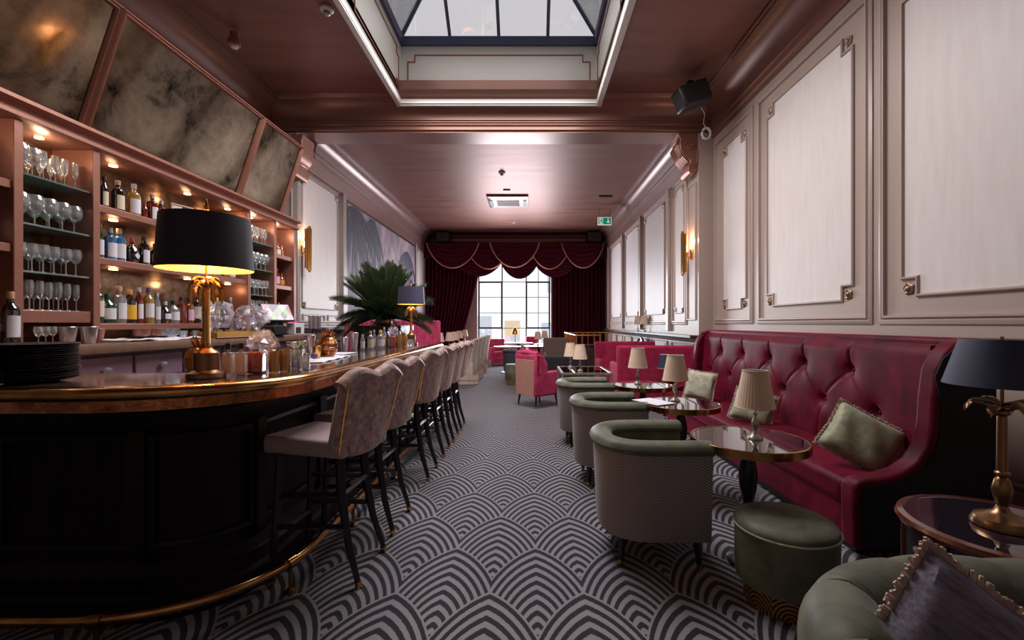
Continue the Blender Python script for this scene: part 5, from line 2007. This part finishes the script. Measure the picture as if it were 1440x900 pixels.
def bottle(label, x, y, z, shape='spirit', glass='g_clear', lab='l_white', cap='c_black', k=1.0, group=None, rz=None, emblem=None):
    t_ = thing('bottle', label, 'bottle', (x, y, z), R.uniform(-.3, .3) if rz is None else rz, group)
    prof, l0, l1, lr = PROF[shape]
    o = cached(('glass_body', shape, glass), lambda: MB().lathe(prof, 16).build('glass_body', glass))
    o.parent = t_
    if lab:
        def fl():
            b = MB()
            b.grid(lambda u, v: (lr * math.cos(-1.15 + 2.3 * u), lr * math.sin(-1.15 + 2.3 * u), l0 + (l1 - l0) * v), 10, 2)
            if shape == 'round':
                b = MB()
                b.grid(lambda u, v: ((lr + .001) * math.cos(-.6 + 1.2 * u), (lr + .001) * math.sin(-.6 + 1.2 * u), l0 + (l1 - l0) * v), 8, 2)
            ob = b.build('label', lab)
            return ob
        o = cached(('label', shape, lab), fl)
        o.parent = t_
    zc = prof[-1][1]
    rc_ = prof[-1][0] + .0025
    o = cached(('cap', shape, cap), lambda: MB().lathe([(rc_, zc - .035), (rc_, zc), (rc_ * .9, zc + .004), (.001, zc + .004)], 12).build('cap', cap))
    o.parent = t_
    if emblem:
        o = MB().prism([(-.022, 0), (0, .028), (.022, 0), (0, -.028)], 'x', lr + .0005, lr + .002, Matrix.Translation((0, 0, (l0 + l1) / 2))).build('diamond_emblem', emblem, t_, smooth=False)
    t_.scale = (k, k, k)
    return t_


DESC = {'g_green': 'green', 'g_dark': 'dark', 'g_amber': 'amber', 'g_blue': 'sky blue', 'g_red': 'red', 'g_gold': 'golden', 'g_clear': 'clear', 'g_cobalt': 'cobalt', 'g_liquor': 'russet'}
LDESC = {'l_white': 'white', 'l_cream': 'cream', 'l_yellow': 'yellow', 'l_teal': 'teal', 'l_pink': 'pink', 'l_lime': 'lime', 'l_orange': 'orange', 'l_blush': 'blush', None: 'no'}
SDESC = {'bordeaux': 'tall', 'spirit': 'straight', 'squat': 'squat', 'slim': 'slim', 'round': 'round', 'small': 'tiny'}


def row(shelf, z, items, x=-3.42, y_start=None):
    for i, it in enumerate(items):
        y, shp, gl, lb, cp = it[:5]
        k = it[5] if len(it) > 5 else 1.0
        em = it[6] if len(it) > 6 else None
        bottle('%s %s bottle with %s label on %s, %s from left' % (SDESC[shp], DESC[gl], LDESC[lb], shelf, ORD[i]), x, y, z, shp, gl, lb, cp, k, 'bottles on the bar back shelves', None, em)


row('top shelf behind lamp', 2.265, [
    (3.50, 'bordeaux', 'g_dark', 'l_white', 'c_black', .9), (3.60, 'slim', 'g_dark', 'l_cream', 'c_black', .85), (3.72, 'spirit', 'g_dark', 'l_cream', 'c_cork', 1.05), (3.87, 'spirit', 'g_gold', 'l_white', 'c_silver', 1.12),
    (3.98, 'small', 'g_red', None, 'c_red', 1.0), (4.06, 'spirit', 'g_red', 'l_white', 'c_silver', .98), (4.16, 'spirit', 'g_red', 'l_white', 'c_silver', .86),
    (4.56, 'squat', 'g_dark', 'l_cream', 'c_black'), (4.66, 'round', 'g_dark', None, 'c_gold'), (4.76, 'spirit', 'g_dark', 'l_white', 'c_black'), (4.86, 'slim', 'g_amber', 'l_pink', 'c_gold', .9), (4.96, 'bordeaux', 'g_dark', 'l_white', 'c_purple', .85), (5.08, 'spirit', 'g_dark', None, 'c_silver'), (5.17, 'slim', 'g_dark', 'l_white', 'c_silver', .9)])
row('middle shelf behind lamp', 1.86, [
    (3.46, 'bordeaux', 'g_green', 'l_white', 'c_black', .9), (3.56, 'slim', 'g_green', 'l_white', 'c_red', .92), (3.65, 'spirit', 'g_blue', 'l_white', 'c_silver', 1.04), (3.73, 'spirit', 'g_blue', 'l_white', 'c_cork', 1.08),
    (3.85, 'round', 'g_dark', None, 'c_red', 1.0, 'l_white'), (3.97, 'spirit', 'g_dark', 'l_white', 'c_black'), (4.09, 'round', 'g_dark', 'l_pink', 'c_silver', .98), (4.20, 'squat', 'g_cobalt', 'l_white', 'c_purple', .95), (4.30, 'spirit', 'g_clear', 'l_white', 'c_silver', .92),
    (4.42, 'slim', 'g_clear', None, 'c_silver', .9), (4.54, 'spirit', 'g_amber', 'l_cream', 'c_gold'), (4.66, 'squat', 'g_clear', 'l_pink', 'c_black'), (4.78, 'spirit', 'g_gold', 'l_white', 'c_red'), (4.90, 'round', 'g_clear', 'l_white', 'c_gold', .9), (5.02, 'spirit', 'g_amber', 'l_orange', 'c_black', .9), (5.13, 'squat', 'g_clear', 'l_white', 'c_silver', .9)])
row('bottom shelf behind lamp', 1.352, [
    (3.46, 'spirit', 'g_clear', 'l_teal', 'c_black', 1.1), (3.545, 'bordeaux', 'g_green', 'l_cream', 'c_cork', 1.05), (3.63, 'squat', 'g_green', 'l_white', 'c_green', 1.1), (3.73, 'spirit', 'g_clear', 'l_white', 'c_cork', 1.2), (3.83, 'spirit', 'g_dark', 'l_yellow', 'c_gold', 1.12), (3.92, 'slim', 'g_red', 'l_white', 'c_silver', 1.0),
    (4.02, 'bordeaux', 'g_gold', 'l_white', 'c_purple', 1.05), (4.11, 'slim', 'g_clear', 'l_white', 'c_silver', .9), (4.20, 'round', 'g_dark', 'l_white', 'c_silver', .92), (4.30, 'squat', 'g_clear', 'l_white', 'c_black', 1.0), (4.40, 'spirit', 'g_red', None, 'c_black'), (4.50, 'spirit', 'g_amber', 'l_pink', 'c_black'),
    (4.60, 'bordeaux', 'g_dark', 'l_cream', 'c_red', 1.0), (4.70, 'spirit', 'g_liquor', 'l_pink', 'c_silver', .9), (4.80, 'spirit', 'g_liquor', 'l_white', 'c_gold', .9), (4.90, 'slim', 'g_clear', 'l_lime', 'c_yellow', .9), (5.0, 'round', 'g_dark', 'l_white', 'c_black', .9), (5.12, 'slim', 'g_clear', 'l_orange', 'c_silver', .95)])
row('top shelf of end bay', 2.265, [(5.86, 'spirit', 'g_dark', 'l_cream', 'c_cork', 1.0), (5.98, 'slim', 'g_amber', None, 'c_silver', .95), (6.08, 'squat', 'g_red', 'l_white', 'c_red', .8), (6.18, 'small', 'g_amber', 'l_orange', 'c_gold', 1.0)])
row('middle shelf of end bay', 1.86, [(5.86, 'slim', 'g_gold', 'l_cream', 'c_cork', .95), (5.96, 'spirit', 'g_clear', 'l_white', 'c_silver', .95), (6.06, 'spirit', 'g_red', 'l_pink', 'c_red', .9), (6.17, 'squat', 'g_amber', 'l_orange', 'c_red', .8)])
row('lowest shelf of end bay', 1.352, [(5.88, 'slim', 'g_gold', 'l_white', 'c_gold', .9), (5.98, 'spirit', 'g_clear', 'l_cream', 'c_silver', .9), (6.10, 'slim', 'g_amber', 'l_cream', 'c_cork', .9)])
row('top shelf of left end bay', 2.265, [(2.50, 'spirit', 'g_amber', 'l_pink', 'c_silver'), (2.62, 'spirit', 'g_green', 'l_teal', 'c_red', 1.1), (2.74, 'slim', 'g_dark', 'l_white', 'c_cork'), (2.81, 'slim', 'g_dark', 'l_white', 'c_black', .9)])
row('middle shelf of left end bay', 1.86, [(2.55, 'spirit', 'g_dark', 'l_white', 'c_black'), (2.66, 'squat', 'g_dark', 'l_cream', 'c_cork'), (2.78, 'bordeaux', 'g_dark', 'l_white', 'c_black', .9)])
bottle('dark wine bottle with big pale label at the left picture edge', -3.13, 2.70, 1.214, 'bordeaux', 'g_dark', 'l_white', 'c_cork', 1.08, None, .1)

# little framed picture on the top shelf
fp = thing('framed_card', 'pale framed card standing on the top bottle shelf above the lamp', 'picture frame', (-3.40, 4.38, 2.266), -.25)
MB().frame(rect(-.11, .11, 0, .24), [(0, -.008), (0, .008), (.012, .010), (.018, .0)], lambda u, v_, h: (h, u, v_)).build('frame', 'c_cork', fp, smooth=False)
MB().box(-.004, .002, -.10, .0, .015, .225).build('card', 'l_white', fp, smooth=False)
MB().box(-.004, .002, .01, .10, .015, .225).build('card', 'lampgreyshade', fp, smooth=False)['label'] = 'blue-grey half of the card'

# glasses
WG = {
    'balloon': [(.034, 0), (.032, .003), (.006, .008), (.004, .02), (.004, .075), (.02, .085), (.044, .115), (.050, .145), (.044, .18), (.036, .20)],
    'wine': [(.030, 0), (.028, .003), (.006, .008), (.004, .02), (.004, .085), (.018, .095), (.032, .12), (.036, .15), (.030, .19)],
    'flute': [(.026, 0), (.024, .003), (.005, .008), (.004, .02), (.004, .075), (.012, .085), (.020, .12), (.022, .16), (.019, .20)],
    'tumbler': [(.030, 0), (.034, .004), (.038, .09), (.036, .09), (.031, .01)],
    'highball': [(.028, 0), (.030, .004), (.032, .14), (.030, .14), (.027, .01)],
}


def glassware(label, x, y, z, kind, k=1.0, group=None, mat='glass'):
    nm = {'balloon': 'balloon_glass', 'wine': 'wine_glass', 'flute': 'champagne_flute', 'tumbler': 'tumbler', 'highball': 'highball_glass'}[kind]
    o = cached((nm, kind, mat), lambda: MB().lathe(WG[kind] if kind in ('tumbler', 'highball') else WG[kind], 16).build(nm, mat))
    o.location = (x, y, z)
    o.scale = (k, k, k)
    tag(o, label, 'glass', group)
    return o


for (y0, y1, bayname) in ((2.92, 3.36, 'near glass bay'), (5.29, 5.75, 'far glass bay')):
    for (z, kind, n, shelf, k) in ((1.441, 'flute', 7, 'lowest shelf', 1.0), (1.701, 'wine', 6, 'third glass shelf', 1.0), (2.016, 'balloon', 5, 'second glass shelf', 1.02), (2.341, None, 6, 'top glass shelf', 1.0)):
        for rw, xx in (('front', -3.37), ('back', -3.49)):
            for i in range(n):
                y = y0 + (y1 - y0) * (i + .5) / n + (0.012 if rw == 'back' else 0)
                kd = kind or ('balloon' if i < 2 else 'flute')
                noun = {'balloon': 'balloon glass', 'wine': 'wine glass', 'flute': 'slender flute'}[kd]
                if rw == 'front':
                    lab = '%s on %s of %s, %s from left in front row' % (noun, shelf, bayname, ORD[i])
                else:
                    lab = '%s on %s of %s, %s from left in back row' % (noun, shelf, bayname, ORD[i])
                glassware(lab, xx + R.uniform(-.006, .006), y, z, kd, k * R.uniform(.97, 1.02), '%s of the %s row on %s of %s' % (noun.replace('glass', 'glasses').replace('flute', 'flutes'), rw, shelf, bayname))

# ---- things on the back counter ----
CZ = 1.2135
for i, (x, y) in enumerate(((-3.05, 2.78), (-3.08, 2.85), (-3.12, 2.93))):
    glassware('upturned clear goblet beside the dark wine bottle, %s from left' % ORD[i], x, y, CZ, 'wine', .62, 'goblets on the back counter')


def shaker(label, x, y, z, h=.17, r=.043, mat='silver', group=None):
    t_ = thing('shaker_tin', label, 'cocktail shaker', (x, y, z), 0, group)
    MB().lathe([(r * .68, 0), (r * .7, .003), (r, h - .004), (r * 1.02, h), (r * .95, h), (r * .66, .01), (.001, .01)], 24).build('tin', mat, t_)
    MB().tube([(r * 1.0 * math.cos(a), r * 1.0 * math.sin(a), h - .002) for a in [2 * PI * i / 24 for i in range(24)]], .002, 5, closed=True).build('rolled_rim', mat, t_)
    return t_


shaker('large steel shaker tin on the back counter left of pair', -3.13, 3.035, CZ, .115, .05)
shaker('large steel shaker tin on the back counter right of pair', -3.10, 3.15, CZ, .115, .05)
shaker('engraved copper cup on the back counter by the white towel', -3.22, 3.33, CZ, .10, .05, 'copperwood')
o = MB()
o.grid(lambda u, v: ((v - .5) * .22, (u - .5) * .78, .012 + .010 * math.sin(u * 9) * math.sin(v * 7 + 1) + .004 * math.sin(u * 31)), 40, 12)
tw_ = o.build('white_towel', 'white', None)
tw_.location = (-3.10, 3.72, CZ)
tw_.modifiers.new('s', 'SOLIDIFY').thickness = .012
tag(tw_, 'white folded towel spread along the back counter', 'towel')
for i, (y, m_) in enumerate(((3.58, 'copperwood'), (3.70, 'copperwood'), (3.80, 'crystal'), (3.88, 'crystal'))):
    o = MB().lathe([(.03, 0), (.05, .01), (.058, .06), (.055, .062), (.045, .012), (.001, .012)], 20).build('serving_bowl', m_, None)
    o.location = (-3.10, y, CZ + .034)
    tag(o, ('%s small bowl standing on the white towel, %s from left' % ('copper' if m_ == 'copperwood' else 'cut glass', ORD[i])), 'bowl')
for i in range(6):
    glassware('clear tumbler between the white towel and the wooden tray, %s from left' % ORD[i], -3.18 + .05 * (i % 2), 3.97 + i * .075, CZ, 'tumbler', .8, 'tumblers on the back counter')
tr_ = thing('wooden_tray', 'long honey coloured wooden tray on the back counter behind the lamp trunk', 'tray', (-3.06, 4.62, CZ))
MB().box(-.13, .13, -.42, .42, 0, .012).build('base', 'c_cork', tr_)
for (a, b_, c, d) in ((-.13, -.12, -.42, .42), (.12, .13, -.42, .42), (-.12, .12, -.42, -.41), (-.12, .12, .41, .42)):
    MB().box(a, b_, c, d, .012, .055).build('side', 'c_gold', tr_, bevel=.002)
for i in range(6):
    glassware('small tumbler standing in the wooden tray, %s from left' % ORD[i], -3.06, 4.30 + i * .12, CZ + .013, 'tumbler', .7, 'tumblers in the wooden tray')

# plastic wrapped jugs
def wrap(name, label, loc, r, h, seed, mat='plasticfilm'):
    rr = random.Random(seed)
    ph = [rr.uniform(0, 6.28) for _ in range(6)]

    def fn(u, v):
        a = 2 * PI * u
        k = (math.sin(PI * (v * .86 + .10))) ** .6
        q = 1 + .16 * math.sin(5 * a + ph[0] + 3 * v) + .10 * math.sin(9 * a + ph[1] - 5 * v) + .07 * math.sin(14 * a + ph[2] + 9 * v)
        q *= rr.uniform(.74, 1.2)
        return (r * k * q * math.cos(a), r * k * q * math.sin(a), h * v + .014 * math.sin(7 * a + ph[3]) + rr.uniform(-.05, .05) * h)
    o = MB().grid(fn, 22, 11, closed_u=True).build(name, mat, None, smooth=False)
    o.location = loc
    tag(o, label, 'plastic bag')
    return o


for i, (y, x, hh) in enumerate(((4.28, -3.02, .17), (4.52, -2.98, .15), (4.78, -2.98, .18))):
    jb = thing('steel_jug', 'steel jug under crumpled plastic on the wooden tray, %s from left' % ORD[i], 'jug', (x, y, CZ + .06))
    MB().lathe([(.035, 0), (.042, .02), (.036, .12), (.045, hh), (.042, hh), (.03, .02), (.001, .015)], 20).build('body', 'silver', jb)
    MB().tube([(.04, 0, .12), (.08, 0, .11), (.08, 0, .05), (.04, 0, .03)], .006, 6).build('handle', 'silver', jb)
wrap('plastic_film', 'crumpled clear plastic film over the jugs left of the lamp trunk', (-3.0, 4.30, CZ + .10), .13, .25, 1)
wrap('plastic_film', 'crumpled clear plastic film over the jugs right of the lamp trunk', (-2.98, 4.80, CZ + .08), .15, .25, 2)
sh_ = shaker('dark shaker tin standing upright in front of the bottle shelf', -3.2, 4.46, CZ + .0, .18, .04, 'darkgrey')

# till, printer, card machine, striped tins
tl = thing('till_screen', 'black till with tilted touch screen on the back counter', 'till', (-3.10, 5.50, CZ))
MB().prism([(-.12, 0), (.12, 0), (.05, .05), (.02, .20), (-.04, .20), (-.06, .05)], 'y', -.08, .08).build('stand', 'blackplastic', tl, bevel=.01)
m_ = Matrix.Translation((.0, 0, .27)) @ Matrix.Rotation(.95, 4, 'Y')
mm_ = Matrix.Rotation(-.55, 4, 'Z') @ m_
MB().box(-.13, .13, -.18, .18, -.018, .012, mm_).build('monitor', 'blackplastic', tl, bevel=.008)
MB().add([tuple(mm_ @ Vector(p)) for p in ((-.115, -.165, .0135), (.115, -.165, .0135), (.115, .165, .0135), (-.115, .165, .0135))], [(0, 1, 2, 3)]).build('screen', 'screen', tl, smooth=False)
pr_ = thing('receipt_printer', 'black receipt printer box left of the till', 'printer', (-2.99, 5.22, CZ))
MB().box(-.09, .09, -.13, .13, 0, .11).build('body', 'blackplastic', pr_, bevel=.015, seg=3)
MB().box(-.06, .06, -.10, .10, .11, .118).build('lid', 'darkgrey', pr_, bevel=.003)
cb_ = thing('card_box', 'small white box with dark window and pink back beside the till', 'box', (-3.0, 5.74, CZ))
MB().box(-.05, .05, -.12, .12, 0, .14).build('body', 'l_white', cb_, bevel=.004)
MB().box(.05, .053, -.09, .03, .015, .09).build('window', 'darkgrey', cb_, smooth=False)
MB().box(-.06, -.05, -.10, .15, 0, .165).build('back_card', 'pink', cb_, smooth=False)
bs = thing('black_stand', 'small black stand carrying the four bright tins at the counter end', 'stand', (-2.99, 6.22, CZ))
MB().box(-.10, .10, -.15, .15, .05, .066).build('top', 'blackwood', bs, bevel=.003)
for sx in (-1, 1):
    for sy in (-1, 1):
        MB().box(sx * .09 - .006, sx * .09 + .006, sy * .14 - .006, sy * .14 + .006, 0, .05).build('leg', 'blackwood', bs)
for i in range(4):
    shaker('bright steel tin on the black stand, %s from left' % ORD[i], -2.99 + .02 * (i % 2), 6.11 + i * .068, CZ + .067, .18, .030, 'silver', 'bright tins on the stand')

# ---- things on the bar ----
BZ = 1.0905
for i in range(17):
    o = cached(('plate', 'p'), lambda: MB().lathe([(.085, 0), (.09, .003), (.145, .014), (.150, .017), (.146, .019), (.09, .008), (.001, .007)], 40).build('plate', 'plate'))
    o.location = (-2.215 + R.uniform(-.004, .004), 2.0 + R.uniform(-.004, .004), BZ + i * .0096)
    tag(o, 'black plate in the tall stack on the bar at left, %s from the top' % ORD[16 - i], 'plate', 'black plates stacked on the bar')


def pineapple(label, loc, k=1.0, mat='gold'):
    t_ = thing('pineapple_cup', label, 'cup', loc)
    b = MB()
    b.grid(lambda u, v: ((lambda r_: (r_ * math.cos(2 * PI * u), r_ * math.sin(2 * PI * u), .003 + .115 * v))((.030 + .028 * math.sin(PI * (v * .8 + .12))) * (1 + .05 * math.sin(2 * PI * (u * 12 + v * 7)) * math.sin(2 * PI * (u * 12 - v * 7))))), 72, 40, closed_u=True)
    b.lathe([(.04, 0), (.04, .004), (.001, .004)], 20)
    b.build('body', mat, t_)
    for kk in range(14):
        a = kk * 2.4
        rr_ = .012 + .012 * (kk % 3)
        pts = [(rr_ * .6 * math.cos(a), rr_ * .6 * math.sin(a), .112), (rr_ * 1.1 * math.cos(a), rr_ * 1.1 * math.sin(a), .135), ((rr_ + .014) * math.cos(a), (rr_ + .014) * math.sin(a), .15 + .012 * (2 - kk % 3))]
        MB().tube(pts, [.007, .008, .001], 5, flat=.5).build('crown_leaf', mat, t_)
    t_.scale = (k, k, k)
    return t_


pineapple('gold pineapple cup standing left of the big black-shaded lamp', (-1.74, 2.36, BZ), 1.15)
o = MB().tube([(0, 0, 0), (.035, 0, .10)], .0035, 6).build('drinking_straw', 'goldbright', None)
o.location = (-1.545, 2.40, BZ + .085)
tag(o, 'thin gold straw leaning behind the near lamp base', 'straw')
o2 = shaker('copper cup holding the gold straw behind the near lamp', -1.545, 2.40, BZ, .09, .03, 'copperwood')


def sqbottle(label, x, y, r, h, mat, lab, cap, neck=.03, rz=0.2, capm='c_black'):
    t_ = thing('square_bottle', label, 'bottle', (x, y, BZ), rz)
    MB().prism([(-r, -r), (r, -r), (r, r), (-r, r)], 'z', 0, h).build('glass_body', mat, t_, bevel=r * .3, seg=3)
    if lab:
        MB().box(-r * .85, r * .85, -r - .001, -r + .0005, h * .12, h * .88).build('label', lab, t_, smooth=False)
        MB().box(r - .0005, r + .001, -r * .85, r * .85, h * .12, h * .88).build('label', lab, t_, smooth=False)
    if neck:
        MB().lathe([(r * .45, h), (r * .42, h + neck * .4), (r * .42, h + neck)], 14).build('neck', mat, t_)
        MB().lathe([(r * .55, h + neck * .35), (r * .55, h + neck), (.001, h + neck)], 14).build('cap', capm, t_)
    return t_


sqbottle('clear bottle with blush label and black cap right of near lamp, left one', -1.515, 2.25, .022, .115, 'crystal', 'l_blush', True, .045)
sqbottle('clear bottle with blush label and gold cap right of near lamp, right one', -1.462, 2.27, .022, .115, 'crystal', 'l_blush', True, .045, capm='c_black')
sqbottle('small gold bottle with clear stopper behind the blush bottles', -1.44, 2.36, .016, .07, 'g_gold', None, True, .04, capm='c_silver')
sqbottle('square jar of russet liquor with film covered top', -1.435, 2.35, .036, .115, 'g_liquor', None, True, .03, capm='c_silver')
wrap('plastic_film', 'clear plastic film wrapped over the russet jar on the near bar', (-1.42, 2.38, BZ + .10), .065, .12, 5)
o = glassware('clear highball glass of pale liquid right of the russet jar', -1.365, 2.39, BZ, 'highball', .82, None, 'g_gold')
o = glassware('highball glass of golden drink beside the mint glass', -1.335, 2.44, BZ, 'highball', .86, None, 'g_gold')
mg = thing('mint_glass', 'clear glass stuffed with mint leaves near the russet jar', 'glass', (-1.315, 2.53, BZ))
MB().lathe(WG['highball'], 16).build('glass_body', 'crystal', mg)
for k in range(14):
    a, z = R.uniform(0, 6.28), R.uniform(.05, .16)
    rr_ = .018 + .02 * (z > .12)
    m_ = Matrix.Translation((rr_ * math.cos(a), rr_ * math.sin(a), z)) @ Matrix.Rotation(a, 4, 'Z') @ Matrix.Rotation(R.uniform(-1, .3), 4, 'Y')
    MB().sphere((0, 0, 0), .015, 8, 5, sx=1.2, sy=.7, sz=.2, m=m_).build('mint_leaf', 'leafbright', mg)
glassware('faceted crystal tumbler beside the mint glass', -1.262, 2.50, BZ, 'tumbler', .9, None, 'crystal')
glassware('empty highball glass behind the russet jar', -1.47, 2.46, BZ, 'highball', .8, None, 'crystal')
shaker('steel shaker tin at near bar, shorter left one behind the mint', -1.70, 3.20, BZ, .13, .034)
shaker('steel shaker tin at near bar, middle height beside the tall one', -1.66, 3.27, BZ, .135, .034)
shaker('tall steel shaker tin at near bar behind the white towel', -1.66, 3.38, BZ, .175, .040)
ty = thing('towel_tray', 'white towel laid on the bar under the gold cups', 'towel', (-1.50, 3.25, BZ), .1)
tg = MB().grid(lambda u, v: ((v - .5) * .20, (u - .5) * .62, .008 + .003 * math.sin(u * 21) * math.sin(v * 5)), 30, 8).build('cloth', 'white', ty)
tg.modifiers.new('s', 'SOLIDIFY').thickness = .008
pineapple('gold pineapple cup on the white bar towel', (-1.545, 3.42, BZ + .012), 1.25, 'copperband')
shaker('small brass cup on the white bar towel', -1.56, 3.28, BZ + .012, .085, .034, 'goldbright')
for i, (x, y, c) in enumerate(((-1.55, 3.10, 'leafmid'), (-1.49, 3.10, 'c_purple'))):
    o = MB().sphere((0, 0, .022), .022, 14, 10).build('lime' if i == 0 else 'plum', c, None)
    o.location = (x, y, BZ + .014)
    tag(o, 'green lime lying on the near edge of the bar towel' if i == 0 else 'dark plum lying beside the lime on the bar towel', 'fruit')
# second cluster further along the bar
shaker('steel shaker tin in the far cluster, shorter left one', -1.72, 4.15, BZ, .135, .040)
shaker('steel shaker tin in the far cluster, taller right one', -1.68, 4.28, BZ, .175, .042)
wt2 = MB().box(-.10, .10, -.14, .14, 0, .010).build('white_board', 'l_white', None, bevel=.003)
wt2.location = (-1.62, 3.78, BZ)
tag(wt2, 'thin white board lying on the bar between the two clusters', 'board')
cl2 = [(-1.62, 4.34, 'small', 'g_clear', 'l_white', 'c_silver', 1.0, 'small clear bottle first in the far bar cluster'),
       (-1.60, 4.50, 'spirit', 'g_clear', 'l_cream', 'c_cork', .72, 'clear striped bottle with cork in the far bar cluster'),
       (-1.62, 4.66, 'slim', 'g_clear', 'l_white', 'c_silver', .62, 'slim clear bottle in the far bar cluster'),
       (-1.56, 4.68, 'squat', 'g_clear', 'l_white', 'c_yellow', .88, 'squat white labelled bottle with yellow cap in the far cluster'),
       (-1.60, 4.92, 'slim', 'g_clear', 'l_yellow', 'c_silver', .7, 'slim bottle with yellow label behind the yellow capped one'),
       (-1.54, 4.94, 'spirit', 'g_blue', 'l_white', 'c_purple', .66, 'pale blue bottle in the far bar cluster')]
for (x, y, shp, gl, lb, cp, k, lab) in cl2:
    bottle(lab, x, y, BZ, shp, gl, lb, cp, k, None, -.9)
sqbottle('square russet jar in the far bar cluster', -1.50, 4.90, .032, .12, 'g_liquor', None, True, .03, capm='c_silver')
wrap('plastic_film', 'clear plastic film over the russet jar in the far cluster', (-1.50, 4.93, BZ + .12), .055, .10, 9)
glassware('golden highball glass in the far bar cluster, left of two', -1.44, 4.92, BZ, 'highball', .95, None, 'g_gold')
glassware('golden highball glass in the far bar cluster, right of two', -1.40, 5.02, BZ, 'highball', .9, None, 'g_gold')
for i in range(3):
    glassware('short striped tumbler by the far lamp, %s from left' % ORD[i], -1.43 + .01 * i, 5.16 + .08 * i, BZ, 'tumbler', .8, None, 'crystal')
pineapple('brass pineapple cup beside the far bar lamp', (-1.53, 5.40, BZ), .95)
